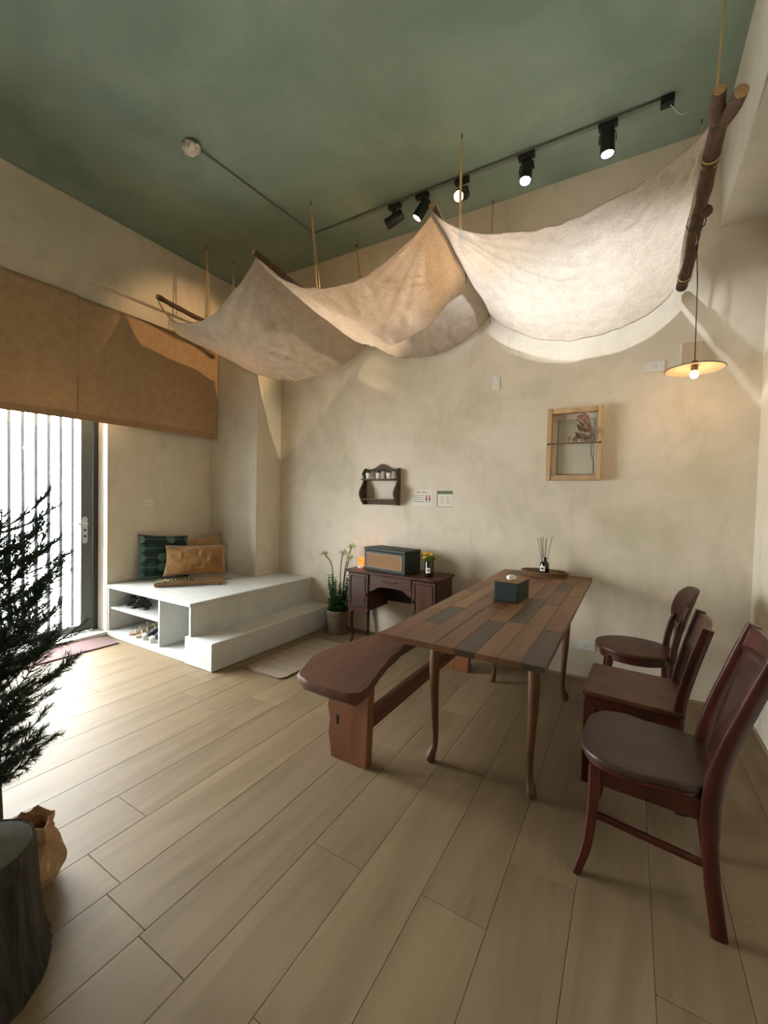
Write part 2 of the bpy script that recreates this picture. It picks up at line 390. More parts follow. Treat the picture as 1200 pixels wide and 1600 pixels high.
# ---- door
door = put('door_1', None, None, (-4.25, 0, 0)); struct(door, 'charcoal framed glazed door with white vertical slats and an added unseen second leaf, under the curtain', 'door')
bx('jamb', 'door_dark', door, -.05, .012, 1.965, DY1, .03, DZ)
bx('jamb', 'door_dark', door, -.05, .012, DY0, DY0+.04, .03, DZ)
bx('head', 'door_dark', door, -.05, .012, DY0, DY1, DZ-.05, DZ)
bx('sill', 'white', door, -.07, .17, DY0, DY1, 0, .035)
for y0, y1, side in ((1.01, 1.962, 1), (.062, 1.006, -1)):  # second leaf lies out of view, added to let in more daylight
    lf = G()
    st = .092
    lf.box(-.04, 0, y0, y0+st, .04, DZ-.05).box(-.04, 0, y1-st, y1, .04, DZ-.05)
    lf.box(-.04, 0, y0+st, y1-st, .04, .10).box(-.04, 0, y0+st, y1-st, DZ-.14, DZ-.05)
    leafo = lf.build('door_leaf', 'door', door, bevel=.003)
    bx('pane', 'glass', leafo, -.024, -.018, y0+st, y1-st, .10, DZ-.14, bevel=0)
    y = y1-st-.045
    while y > y0+st:
        bx('slat', 'bar', leafo, -.085, -.05, y-.012, y+.012, .05, DZ-.06, bevel=.002); y -= .089
    if side > 0:
        pt = G().prism([(1.898+.021*cos(a)*1.0, (1.06 if sin(a) > 0 else .86)+.021*sin(a)) for a in [2*pi*k/20 for k in range(20)]], 'x', 0, .008).build('handle_plate', 'chrome', leafo, bevel=.001)
        G().tube([(.008, 1.898, 1.02), (.05, 1.898, 1.02), (.055, 1.885, 1.02), (.055, 1.79, 1.02)], .008).build('lever', 'chrome', leafo, smooth=True)
        for z in (.96, .905): G().lathe([(.0, 0), (.011, 0), (.011, .006), (.004, .007)], 12).xf(TR(.008, 1.898, z) @ ROT('Y', pi/2)).build('keyhole', 'dark_metal', leafo)

# ---- curtain valance
cur = thing('curtain', 'brown linen curtain valance hung in two joined panels above the door', 'curtain', (-3.95, 0, 1.9))
def curt(y0, y1, zb0, zb1, ph):
    def fn(u, w):
        y = y0+(y1-y0)*u; zb = zb0+(zb1-zb0)*u
        z = zb+(1.008-zb)*w
        x = .010*sin(y*5.0+ph)*(.4+.6*w)+.006*nz(y*6, z*2, ph)+.018*smoothstep(2.2, 3.0, y)*sin((y-2.2)*15)*w
        return (x, y, z-.012*smoothstep(2.2, 3.0, y)*sin((y-2.2)*12)*w*w)
    return fn
for y0, y1, b0, b1, ph in ((.35, 1.715, -.03, 0, 0), (1.705, 3.065, 0, .02, 1.3)):
    f_ = curt(y0, y1, b0, b1, ph)
    pn = G().grid(lambda u, w: (f_(u, w)[0], f_(u, w)[1], f_(u, w)[2]), 60, 24).build('curtain_panel', 'curtain', cur, smooth=True)
    sm = pn.modifiers.new('thick', 'SOLIDIFY'); sm.thickness = .003; sm.offset = 0
    hm = G().grid(lambda u, w: (f_(u, w*.058)[0]+.004, f_(u, w*.058)[1], f_(u, w*.058)[2]), 60, 2).build('hem', 'hem', pn, smooth=True)
G().box(-.004, .006, 1.704, 1.716, 0, 1.0).build('seam', 'hem', cur)
rod = G().tube([(-4.0, .3, 2.922), (-4.0, 3.07, 2.922)], .011, 10).build('curtain_rod', 'white', None, smooth=True)
rp = thing('curtain_rod', 'thin white curtain rod along the top of the brown curtain', 'curtain rod', (-4.0, 0, 2.922)); rod.name = 'rod'
rod.parent = rp; rod.location = (4.0, 0, -2.922)
for y in (.5, 1.4, 2.2, 3.0): bx('bracket', 'white', rp, -.08, .0, y-.01, y+.01, -.012, .012, bevel=.002)

# ================================================================== PLATFORM
plat = thing('raised_platform', 'white built-in corner platform with shoe cubbies and one step', 'platform', (-3.3, 2.7, 0))
def pb(name, x0, x1, y0, y1, z0, z1, m='microcement', b=.004): return G().box(x0+3.3, x1+3.3, y0-2.7, y1-2.7, z0, z1).build(name, m, plat, bevel=b)
G().prism([(x+3.3, y-2.7) for x, y in ((XL, PY-.012), (PX1+.008, PY-.012), (PX1+.008, YB), (CX, YB), (CX, CY), (XL, CY))], 'z', PZ-.028, PZ).build('top_slab', 'microcement', plat, bevel=.004)
pb('bottom_slab', XL, PX1, PY, 2.75, 0, .048)
pb('side_panel', XL, XL+.024, PY+.004, 2.75, .048, PZ-.028)
pb('divider', -3.298, -3.272, PY+.004, 2.75, .048, PZ-.028)
pb('side_panel', PX1-.028, PX1, PY+.004, YB, .048, PZ-.028)
pb('shelf', XL+.024, -3.298, PY+.02, 2.75, .246, .264, b=.002)
pb('back_panel', XL+.024, PX1-.028, 2.55, 2.57, .048, PZ-.028)
pb('step', -2.925, SX, PY-.012, YB-.002, 0, SZ, b=.006)

# ================================================================== CUSHIONS ON THE PLATFORM
def cushion(w, h, d, mats, seed, pinch=.10, wr=0.0):
    g = G(); N = 22
    def P(u, v_, sgn):
        a, b = 2*u-1, 2*v_-1
        e = max(0, (1-a*a))**.45*max(0, (1-b*b))**.45
        px = a*w/2*(1-pinch*(1-b*b)*abs(a)**3*.6); pz = b*h/2*(1-pinch*(1-a*a)*abs(b)**3*.6)
        th = d/2*e*(1+.15*nz(a*2+seed, b*2, sgn))
        if wr: th += wr*e*(nz(a*7+seed, b*2.2+a*2, 3+sgn)+.6*nz(a*13, b*4, seed))
        return (px, sgn*th-(0), pz+h/2)
    for sgn in (1, -1): g.grid(lambda u, v_: P(u, v_, sgn), N, N)
    o = g.mesh('cushion', mats, smooth=True)
    bm = bmesh.new(); bm.from_mesh(o); bmesh.ops.remove_doubles(bm, verts=bm.verts, dist=1e-5); bmesh.ops.recalc_face_normals(bm, faces=bm.faces); bm.to_mesh(o); bm.free()
    o.polygons.foreach_set('use_smooth', [True]*len(o.polygons)); return o
def place_cushion(name, me, loc, rz, tilt, label, roll=0):
    o = put(name, me, None, loc); o.rotation_euler = (Matrix.Rotation(rz, 4, 'Z') @ Matrix.Rotation(tilt, 4, 'X') @ Matrix.Rotation(roll, 4, 'Y')).to_euler()
    tag(o, label, 'cushion', 'cushions on the platform'); return o
place_cushion('cushion', cushion(.47, .43, .13, 'disc', 1), (-3.90, 2.445, PZ+.012), R(80), R(-14), 'dark green cushion printed with pale discs, leaning on the wall', R(4))
place_cushion('cushion', cushion(.40, .40, .13, 'tan', 2), (-3.86, 2.90, PZ+.012), R(60), R(-16), 'tan velvet cushion at the back, in the corner by the column', R(-8))
place_cushion('cushion', cushion(.56, .31, .15, 'mustard', 3, .12, .02), (-3.60, 2.56, PZ+.055), R(50), R(-24), 'mustard velvet lumbar cushion in front of the others')
tr = thing('wooden_tray', 'low slatted wooden tray under the mustard cushion', 'tray', (-3.545, 2.475, PZ), R(50))
for y in (-.12, -.085, -.05, -.015, .02, .055, .09): bx('slat', 'bamboo', tr, -.285, .285, y-.015, y+.015, .024, .034, bevel=.002)
for x_ in (-.27, .27): bx('foot', 'bamboo', tr, x_-.012, x_+.012, -.135, .105, 0, .024, bevel=.002)
bx('rim', 'bamboo', tr, -.285, .285, -.147, -.137, .012, .042, bevel=.002)
sp = thing('eucalyptus_sprig', 'pale eucalyptus sprig lying along the wooden tray', 'sprig', (-3.475, 2.40, PZ+.038), R(50))
pth = spline([(-.25, -.05, .006), (-.1, -.04, .014), (.1, -.035, .012), (.38, -.02, .014)], 8)
G().tube(pth, .0025, 6).build('stem', 'stem', sp, smooth=True)
rng = random.Random(5)
lg = G(); ld = G()
for k in range(46):
    a = k/46; p = pth[int(a*(len(pth)-1)*.62)]
    ang = rng.uniform(0, 2*pi); d = Vector((rng.uniform(-.5, .3), cos(ang), abs(sin(ang))*.9+.15))
    for tgt in ((lg if a < .55 and k % 3 else ld),): tgt.leaf(p, d, rng.uniform(.028, .048), rng.uniform(.016, .026), (rng.uniform(-1, 1), rng.uniform(-1, 1), 1))
lg.build('leaves', 'euc', sp)['kind'] = 'stuff'; ld.build('leaves', 'euc_d', sp)['kind'] = 'stuff'

# ================================================================== SHOES
def sole(g, L_, w, z0, z1, toe=.55):
    out = []
    for k in range(28):
        a = 2*pi*k/28; c, s_ = cos(a), sin(a)
        ww = w/2*(.82+.18*c)*(1 if c > 0 else .95)*(1-.12*math.exp(-((c+.1)/.3)**2))
        out.append((L_/2*math.copysign(abs(c)**.9, c), ww*s_))
    return g.prism(out, 'z', z0, z1)
def sandal(name, loc, rz, m, label, group):
    t_ = thing(name, label, 'shoe', loc, rz, group)
    sole(G(), .25, .09, 0, .022).build('sole', m, t_, bevel=.004)
    for xs, h in ((.07, .045), (.03, .055)):
        st = [(xs+.01*sin(a*2), .043*cos(a), .018+h*sin(a)) for a in [pi*k/10 for k in range(11)]]
        G().tube(st, [(.004, .013)]*11, 6).build('strap', m, t_, smooth=True)
    st = [(-.055-.05*sin(a), .04*cos(a), .02+.05*sin(a)) for a in [pi*k/12 for k in range(13)]]
    G().tube(st, .006, 6).build('heel_strap', m, t_, smooth=True)
    st = [(-.04+.02*sin(a), .043*cos(a), .02+.075*sin(a)) for a in [pi*k/12 for k in range(13)]]
    G().tube(st, .006, 6).build('ankle_strap', m, t_, smooth=True)
    return t_
def sneaker(loc, rz, label):
    t_ = thing('sneaker', label, 'shoe', loc, rz, 'pair of sneakers')
    sole(G(), .27, .096, 0, .032).build('sole', 'shoe_white', t_, bevel=.005)
    rings = []
    for i in range(15):
        s_ = i/14; x = -.122+s_*.238
        h = .075-.005*s_ if s_ < .45 else .075-.052*smoothstep(.45, 1, s_)
        w = .036+.008*sin(pi*s_) if s_ < .92 else .03
        if s_ < .08: h *= .85; w *= .8
        rings.append([(x, w*math.copysign(abs(cos(a))**.75, cos(a)), .03+h*max(0, sin(a))**.8 if sin(a) > 0 else .03) for a in [2*pi*(k+.5)/16 for k in range(16)]])
    up_ = G().loft(rings).build('upper', 'shoe_navy', t_, smooth=True)
    G().tube([(-.115+.05*(1-cos(a))*1.15, .028*sin(a), .103-.012*(1-cos(a))/2) for a in [2*pi*k/16 for k in range(17)]], .006, 6).build('collar', 'shoe_black', t_, smooth=True)
    for k in range(4): G().tube([(.012+k*.016, -.02, .094-k*.009), (.018+k*.016, 0, .100-k*.009), (.012+k*.016, .02, .094-k*.009)], .0028, 5).build('lace', 'shoe_white', t_, smooth=True)
    G().ball((.108, 0, .04), .028, 10, 6, (1, 1.25, .65)).build('toe_cap', 'shoe_white', t_, smooth=True)
sandal('sandal', (-3.93, 2.15, .264), R(-20), 'shoe_black', 'black strappy sandal on the cubby shelf, nearer the door', 'black sandals')
sandal('sandal', (-3.80, 2.17, .264), R(-14), 'shoe_black', 'black strappy sandal on the cubby shelf, nearer the divider', 'black sandals')
sandal('sandal', (-3.735, 2.15, .048), R(-108), 'shoe_beige', 'beige strappy sandal on the cubby floor, left of its pair', 'beige sandals')
sandal('sandal', (-3.635, 2.15, .048), R(-100), 'shoe_beige', 'beige strappy sandal on the cubby floor, right of its pair', 'beige sandals')
sneaker((-3.525, 2.16, .048), R(-105), 'black and white sneaker next to the beige sandals')
sneaker((-3.42, 2.155, .048), R(-98), 'black and white sneaker against the white divider')

# ================================================================== MATS
def rrect(x0, x1, y0, y1, r, n=5):
    o = []
    for cx, cy, a0 in ((x1-r, y1-r, 0), (x0+r, y1-r, pi/2), (x0+r, y0+r, pi), (x1-r, y0+r, 1.5*pi)):
        o += [(cx+r*cos(a0+k*pi/2/n), cy+r*sin(a0+k*pi/2/n)) for k in range(n+1)]
    return o
rug = thing('floor_rug', 'small beige rug with rounded corners on the floor beside the step', 'rug', (-2.29, 2.60, 0))
G().prism(rrect(-.20, .20, -.42, .42, .05), 'z', 0, .008).build('pile', 'rug', rug, bevel=.002)
cor = rrect(-.20, .20, -.42, .42, .05); G().tube([(x, y, .008) for x, y in cor+cor[:1]], .0045, 6, False).build('binding', 'rug_edge', rug)
for y in (-.3, -.18, -.06, .06, .18, .3): G().box(-.19, .19, y-.005, y+.005, .006, .0095).build('stripe', 'rug_stripe', rug)
dm = thing('doormat', 'reddish brown doormat on the floor in front of the door', 'doormat', (-3.92, 1.45, 0))
bx('pile', 'doormat', dm, -.15, .15, -.5, .5, 0, .012, bevel=.003)

# ================================================================== TABLE
TZ = .763; TX0, TX1, TY0, TY1 = -.856, -.221, 1.442, 3.405
tab = thing('dining_table', 'dining table with a patchwork plank top and slender curved legs', 'table', ((TX0+TX1)/2, (TY0+TY1)/2, 0))
tx, ty = (TX0+TX1)/2, (TY0+TY1)/2
NR = 8; rw = (TX1-TX0)/NR; rng = random.Random(12)
fixed = {7: [(1.442, 1.87, 'c')], 4: [(1.442, 1.885, 'c')], 5: [(1.92, 2.45, 'c')], 1: [(1.70, 2.02, 'c')], 6: [(2.75, 3.05, 'c')]}
for r_ in range(NR):
    cuts = []
    y = TY0 if r_ not in (1, 3) else TY0
    fx = fixed.get(r_, [])
    pos = TY0; segs = []
    edges = sorted(fx)
    def fill(a, b):
        while b-a > .02:
            l = rng.uniform(.28, .7)
            if b-a-l < .2: l = b-a
            segs.append((a, a+l, rng.choice('aabbdda'))); a += l
    for a, b, m in edges: fill(pos, a); segs.append((a, b, m)); pos = b
    fill(pos, TY1)
    for a, b, m in segs:
        x0 = TX0+r_*rw
        G().box(-rw/2+.0006, rw/2-.0006, -(b-a)/2+.0006, (b-a)/2-.0006, -.024, rng.uniform(-.001, .0005)).build('plank', 'table_'+m, tab, ((x0+rw/2)-tx, (a+b)/2-ty, TZ), bevel=.0012)
bx('underframe', 'leg_wood', tab, -.845-tx, -.232-tx, 1.50-ty, 3.34-ty, TZ-.036, TZ-.024)
lx0, lx1, ly0, ly1 = -.805, -.34, 1.915, 2.985
for nm, b in (('apron', (lx0, lx1, ly0-.012, ly0+.012)), ('apron', (lx0, lx1, ly1-.012, ly1+.012)), ('apron', (lx0-.012, lx0+.012, ly0, ly1)), ('apron', (lx1-.012, lx1+.012, ly0, ly1))):
    bx(nm, 'leg_wood', tab, b[0]-tx, b[1]-tx, b[2]-ty, b[3]-ty, TZ-.10, TZ-.036)
lev = [(0, .727, .026), (0, .60, .026), (.004, .5, .025), (.003, .38, .0215), (-.002, .25, .0175), (-.006, .14, .0145), (-.004, .075, .0145), (.006, .045, .021), (.010, .022, .0235), (.010, .008, .020), (.010, 0, .014)]
for lx, ly in ((lx0, ly0), (lx1, ly0), (lx0, ly1), (lx1, ly1)):
    sx_, sy_2 = (-1 if lx == lx0 else 1), (-1 if ly == ly0 else 1)
    G().vsweep([(lx-tx+sx_*o, ly-ty+sy_2*o, z, r_, r_) for o, z, r_ in reversed(lev)], 14, 2.4).build('leg', 'leg_wood', tab, smooth=True)

tb = thing('tissue_box', 'dark green tissue box with a wooden lid on the table', 'tissue box', (-.555, 2.375, TZ), R(-4))
bx('body', 'greenbox', tb, -.066, .066, -.105, .105, 0, .105, bevel=.006, seg=2)
bx('lid', 'bamboo', tb, -.067, .067, -.106, .106, .105, .114, bevel=.003)
G().ball((0, -.01, .118), .034, 14, 8, (.75, 1.1, .55), .18, random.Random(4)).build('tissue', 'tissue', tb, smooth=True)
wt = thing('wicker_tray', 'oval woven wicker tray at the far end of the table', 'tray', (-.535, 3.285, TZ))
G().prism([(.155*cos(a), .10*sin(a)) for a in [2*pi*k/36 for k in range(36)]], 'z', 0, .006).build('base', 'wicker', wt)
for h, e in ((.012, 0), (.022, .006), (.032, .012)):
    G().tube([((.150+e)*cos(a), (.096+e)*sin(a), h) for a in [2*pi*k/40 for k in range(41)]], .0055, 6, False).build('woven_rim', 'wicker', wt, smooth=True)
for k in range(40):
    a = 2*pi*k/40; G().tube([(.148*cos(a), .094*sin(a), .004), (.162*cos(a), .108*sin(a), .036)], .0035, 5).build('stake', 'wicker', wt)
rd = thing('reed_diffuser', 'dark glass reed diffuser bottle with white label on the wicker tray', 'diffuser', (-.535, 3.285, TZ+.006))
G().lathe([(.001, 0), (.030, 0), (.033, .004), (.033, .082), (.028, .095), (.014, .104), (.013, .122), (.016, .124), (.016, .130), (.010, .131)], 24).build('bottle', 'darkglass', rd, smooth=True)
def wraplabel(par, r, z0, z1, a0, a1):
    G().grid(lambda u, w: (r*cos(a0+(a1-a0)*u), r*sin(a0+(a1-a0)*u), z0+(z1-z0)*w), 8, 1).build('label', 'paper', par)
    g = G()
    for z, s_ in ((.62, .5), (.5, .62), (.36, .4)):
        zz = z0+(z1-z0)*z; am = (a0+a1)/2; ha = (a1-a0)/2*s_
        g.grid(lambda u, w: ((r+.0006)*cos(am-ha+2*ha*u), (r+.0006)*sin(am-ha+2*ha*u), zz-.0022+.0044*w), 6, 1)
    g.build('print', 'black', par)
wraplabel(rd, .0336, .03, .068, R(-145), R(-72))
rng = random.Random(9)
for k, (dx, dy) in enumerate(((-.055, 0), (-.04, .02), (-.015, -.01), (.0, .02), (.012, -.01), (.045, .01), (-.028, .01))):
    G().tube([(dx*.08, dy*.08, .03), (dx, dy, .27+.008*(k % 3))], .0017, 5).build('reed', 'reed', rd)

# ================================================================== BENCH
bn = thing('bench', 'live-edge dark wood slab bench pulled up beside the table', 'bench', (-1.2, 2.4, 0))
YS = [1.485, 1.52, 1.60, 1.72, 1.84, 1.98, 2.14, 2.32, 2.5, 2.7, 2.9, 3.1, 3.2, 3.24]
XLs = [-1.27, -1.36, -1.40, -1.445, -1.455, -1.43, -1.395, -1.365, -1.34, -1.31, -1.275, -1.262, -1.255, -1.22]
XRs = [-1.03, -.985, -.985, -1.02, -1.05, -1.075, -1.10, -1.10, -1.08, -1.05, -1.02, -1.0, -1.02, -1.06]
rings = []
yy = np.linspace(0, len(YS)-1, 46)
for q in yy:
    y, a, b = [float(np.interp(q, range(len(YS)), s_)) for s_ in (YS, XLs, XRs)]
    e = min(1, min(q, len(YS)-1-q)/1.2); wv = .008*nz(y*9, 1)
    a += wv; b += .008*nz(y*9, 5); zt = .452+.003*nz(y*3, 9); th = .078*(.4+.6*e)
    rings.append([(x+1.2, y-2.4, z) for x, z in ((a+.012, zt), (a+.05, zt+.001), ((a+b)/2, zt-.002), (b-.05, zt+.001), (b-.010, zt), (b+.002, zt-.014), (b-.008, zt-th*.55), (b-.035, zt-th*.95), ((a+b)/2, zt-th), (a+.045, zt-th*.95), (a+.012, zt-th*.55), (a-.002, zt-.014))])
G().loft(rings).build('seat_slab', 'bench', bn, smooth=True)
def slab_leg(y, xl, xr):
    prof = [(xl, 0), (xr, 0), (xr+.004, .12), (xr+.006, .25), (xr+.01, .395), (xl+.005, .395), (xl-.01, .33), (xl-.028, .26), (xl-.012, .19), (xl-.022, .12), (xl-.008, .06)]
    return G().prism([(a+1.2, b) for a, b in prof], 'y', y-2.4-.028, y-2.4+.028).build('slab_leg', 'bench_leg', bn, bevel=.004)
l1 = slab_leg(1.70, -1.26, -1.05); l2 = slab_leg(3.07, -1.235, -1.015)
bx('stretcher', 'bench', bn, -1.085+1.2, -1.05+1.2, 1.72-2.4, 3.05-2.4, .175, .27, bevel=.004)
G().ball((-1.225+1.2, 1.70-2.4-.028, .20), .018, 10, 6, (.6, .15, 1.6)).build('knot', 'desk_dark', l1, smooth=True)

# ================================================================== CHAIRS (facing -x, towards the table)
def curved(a, b, bow, n=10):
    a, b = Vector(a), Vector(b); return [a.lerp(b, k/n)+Vector(bow)*4*(k/n)*(1-k/n) for k in range(n+1)]
# --- near chair: rounded seat, broad splat back
chA = thing('dining_chair', 'dark mahogany chair with rounded worn seat and broad splat, nearest the camera', 'chair', (.085, 1.775, 0), R(-3), 'wooden dining chairs')
W2 = .175
def seatA():
    out = []
    for k in range(40):
        a = 2*pi*k/40; c, s_ = cos(a), sin(a); e = 2/3.2 if c < 0 else 2/4.5
        wd = .215 if c < 0 else .195
        out.append((-.015+.195*math.copysign(abs(c)**e, c), wd*math.copysign(abs(s_)**e, s_)))
    return out
G().prism(seatA(), 'z', .415, .44).build('seat', 'seat_grey', chA, bevel=.008, seg=3, smooth=True)
G().prism([(x*.96, y*.97) for x, y in seatA()], 'z', .398, .416).build('seat_rim', 'chair_red', chA, bevel=.004, smooth=True)
for s_ in (-1, 1):
    G().tube(spline([(-.15, s_*.165, .40), (-.152, s_*.168, .26), (-.165, s_*.172, .12), (-.195, s_*.178, 0)], 5), [(.020-.006*k/15, .020-.005*k/15) for k in range(16)], 8, True, 4).build('leg', 'chair_red', chA, smooth=True)
    P = spline([(.202, s_*.178, 0), (.175, s_*.178, .20), (.168, s_*.178, .40), (.192, s_*.180, .55), (.245, s_*.184, .72), (.30, s_*.190, .885)], 5)
    G().tube(P, [(.022, .016)]*8+[(.026, .017)]*6+[(.024-.004*k/12, .017) for k in range(12)], 8, True, 4).build('rear_post', 'chair_red', chA, smooth=True)
    bx('seat_rail', 'chair_red', chA, -.14, .165, s_*.168-.011, s_*.168+.011, .335, .402, bevel=.004)
    G().tube([(-.152, s_*.168, .225), (.178, s_*.176, .205)], [(.012, .008)]*2, 8, True, 3).build('stretcher', 'chair_red', chA, smooth=True)
bx('seat_rail', 'chair_red', chA, -.16, -.135, -.165, .165, .335, .402, bevel=.004)
bx('seat_rail', 'chair_red', chA, .155, .178, -.165, .165, .335, .402, bevel=.004)
def crestA(u, w):
    y = -.195+.39*u; b = (1-(2*u-1)**2); zt = .868+.022*(abs(2*u-1)**3)-.004*b; z = zt-.085*(1-w)
    return (.292-.0+.045*b-(.885-z)*.32, y, z)
o = G().grid(crestA, 16, 4).build('crest_rail', 'chair_red', chA, smooth=True); m_ = o.modifiers.new('t', 'SOLIDIFY'); m_.thickness = .02; m_.offset = 0
def splatA(u, w):
    hw = .050+.105*w**1.3; y = -hw+2*hw*u; z = .395+.42*w; b = 1-(y/.19)**2
    return (.165+.10*w**1.35+.042*b*w, y, z)
o = G().grid(splatA, 10, 14).build('splat', 'chair_red', chA, smooth=True); m_ = o.modifiers.new('t', 'SOLIDIFY'); m_.thickness = .012; m_.offset = 0
# --- middle chair: square seat, panel back
chB = thing('dining_chair', 'brown chair with square flat seat and short panel back, middle of three', 'chair', (.04, 2.345, 0), R(-3), 'wooden dining chairs')
bx('seat', 'chair_brown', chB, -.195, .20, -.205, .205, .41, .432, bevel=.004)
for b in ((-.185, .185, -.2, -.178), (-.185, .185, .178, .2), (-.19, -.168, -.18, .18), (.165, .187, -.18, .18)):
    bx('seat_rail', 'chair_red', chB, b[0], b[1], b[2], b[3], .36, .411, bevel=.003)
for s_ in (-1, 1):
    G().vsweep([(-.172, s_*.182, 0, .015, .015), (-.17, s_*.182, .2, .019, .019), (-.17, s_*.182, .38, .021, .021)], 8, 6).build('leg', 'chair_red', chB, smooth=True)
    P = spline([(.20, s_*.185, 0), (.178, s_*.185, .2), (.178, s_*.185, .42), (.205, s_*.185, .58), (.262, s_*.185, .80)], 5)
    G().tube(P, [(.022, .014)]*len(P), 8, True, 5).build('rear_post', 'chair_red', chB, smooth=True)
def panB(u, w):
    y = -.172+.344*u; z = .625+.165*w; return (.212+.36*(z-.62)*.83+.018*(1-(2*u-1)**2), y, z+.012*(1-(2*u-1)**2)*w)
o = G().grid(panB, 12, 4).build('back_panel', 'chair_brown', chB, smooth=True); m_ = o.modifiers.new('t', 'SOLIDIFY'); m_.thickness = .016; m_.offset = 0
# --- far chair: round seat, rounded shield back
chC = thing('dining_chair', 'dark brown chair with round seat and rounded shield back, nearest the wall', 'chair', (.04, 3.005, 0), R(4), 'wooden dining chairs')
G().prism([(.01+.215*cos(a), .195*sin(a)) for a in [2*pi*k/40 for k in range(40)]], 'z', .41, .436).build('seat', 'chair_brown', chC, bevel=.009, seg=3, smooth=True)
G().prism([(.01+.19*cos(a), .17*sin(a)) for a in [2*pi*k/32 for k in range(32)]], 'z', .365, .412).build('seat_ring', 'chair_red', chC, smooth=True)
for s_ in (-1, 1):
    G().vsweep([(-.165, s_*.125, 0, .013, .013), (-.14, s_*.118, .2, .017, .017), (-.12, s_*.11, .39, .02, .02)], 10, 2.6).build('leg', 'chair_red', chC, smooth=True)
    P = spline([(.22, s_*.13, 0), (.195, s_*.13, .2), (.19, s_*.125, .42), (.21, s_*.12, .56), (.235, s_*.11, .64)], 5)
    G().tube(P, [(.019, .015)]*len(P), 8, True, 3).build('rear_post', 'chair_red', chC, smooth=True)
def shC(a, k):
    y = .185*k*math.copysign(abs(cos(a))**.75, cos(a)); z = .70+.125*k*(math.copysign(abs(sin(a))**.8, sin(a)))
    return (.262+.28*(z-.70)+.045*(1-(y/.19)**2)-.03, y, z)
g = G(); rings = [[shC(2*pi*j/36, k) for j in range(36)] for k in (.02, .35, .7, .92, 1)]; g.loft(rings, False)
o = g.build('back_shield', 'chair_brown', chC, smooth=True); m_ = o.modifiers.new('t', 'SOLIDIFY'); m_.thickness = .018; m_.offset = 0
G().tube(curved((.215, 0, .43), (.225, 0, .62), (0, 0, 0)), [(.008, .045)]*11, 8, True, 4).build('splat', 'chair_red', chC, smooth=True)

# ================================================================== DESK
DX0, DX1, DYF, DYB, DZT = -2.165, -1.285, 3.06, 3.40, .675
dk = thing('writing_desk', 'small antique red-brown writing desk with carved pedestals against the back wall', 'desk', ((DX0+DX1)/2, (DYF+DYB)/2, 0))
dx, dy = (DX0+DX1)/2, (DYF+DYB)/2
def db(name, x0, x1, y0, y1, z0, z1, m='desk', par=dk, b=.003): return G().box(x0-dx, x1-dx, y0-dy, y1-dy, z0, z1).build(name, m, par, bevel=b)
G().prism([(x-dx, y-dy) for x, y in ((DX0-.01, DYF-.012), (DX0+.03, DYF-.03), (DX1-.03, DYF-.03), (DX1+.01, DYF-.012), (DX1+.01, DYB), (DX0-.01, DYB))], 'z', DZT-.022, DZT).build('top', 'desk', dk, bevel=.005)
pl0, pl1, pr0, pr1, zp = DX0+.012, DX0+.235, DX1-.235, DX1-.012, .325
for a, b in ((pl0, pl1), (pr0, pr1)):
    ped = db('pedestal', a, b, DYF+.01, DYB-.005, zp, DZT-.022)
    drd = db('door', a+.008, b-.008, DYF-.004, DYF+.01, zp+.018, DZT-.03, par=ped)
    z0, z1 = zp+.05, DZT-.055; xa, xb = a+.035, b-.035
    loop = [(xa, z0), (xb, z0), (xb, z0+.02), (xb-.008, z0+.05), (xb, z0+.08), (xb, z1), (xa, z1), (xa, z0+.08), (xa+.008, z0+.05), (xa, z0+.02)]
    G().tube([(x-dx, DYF-.005-dy, z) for x, z in loop+loop[:1]], .004, 6, False).build('moulding', 'desk_dark', drd)
    G().prism([(a-dx+(b-a)*k/12, zp+.004-(.034*sin(pi*k/12)) if k not in (0, 12) else zp+.018) for k in range(13)], 'y', DYF-.002-dy, DYF+.014-dy).build('shaped_apron', 'desk', ped)
    kx = b-.02 if a == pl0 else a+.02
    G().ball((kx-dx, DYF-.014-dy, .47), .009, 10, 6, (.8, 1, 1.5)).build('knob', 'desk_dark', drd, smooth=True)
dr = db('drawer', pl1+.004, pr0-.004, DYF+.004, DYB-.02, .562, DZT-.024)
G().tube([(dx_-dx, DYF-.008-dy, z) for dx_, z in ((-1.79, .612), (-1.77, .602), (-1.725, .598), (-1.68, .602), (-1.66, .612))], .004, 6).build('pull', 'desk_dark', dr, smooth=True)
ar = [(pl1, .562)]+[(pl1+(pr0-pl1)*k/20, .50+.05*smoothstep(0, .28, min(k/20, 1-k/20))) for k in range(21)]+[(pr0, .562)]
G().prism([(x-dx, z) for x, z in ar], 'y', DYF+.006-dy, DYF+.022-dy).build('arched_apron', 'desk', dk)
db('back_panel', pl1, pr0, DYB-.02, DYB-.006, .36, DZT-.024, 'desk_dark')
for a, b in ((pl0, pl1), (pr0, pr1)):
    for xx, sx_ in ((a+.03, -1), (b-.03, 1)):
        for yy_, sy_2 in ((DYF+.04, -1), (DYB-.035, 1)):
            if xx not in (pl0+.03, pr1-.03): continue
            L_ = [(0, zp+.005, .024), (.008, .29, .026), (.014, .24, .021), (.006, .17, .015), (-.004, .09, .0115), (0, .04, .012), (.014, .018, .018), (.018, .006, .018), (.018, 0, .013)]
            G().vsweep([(xx-dx+sx_*o*.8, yy_-dy+sy_2*o*.7, z, r_, r_) for o, z, r_ in reversed(L_)], 12, 2.6).build('leg', 'desk', dk, smooth=True)
sb = thing('storage_box', 'dark green storage box with a woven rattan front on the desk', 'box', (-1.80, 3.225, DZT), R(-9))
bx('body', 'greenbox', sb, -.228, .228, -.112, .112, .006, .172, bevel=.004)
bx('lid', 'greenbox', sb, -.231, .231, -.115, .115, .174, .198, bevel=.004)
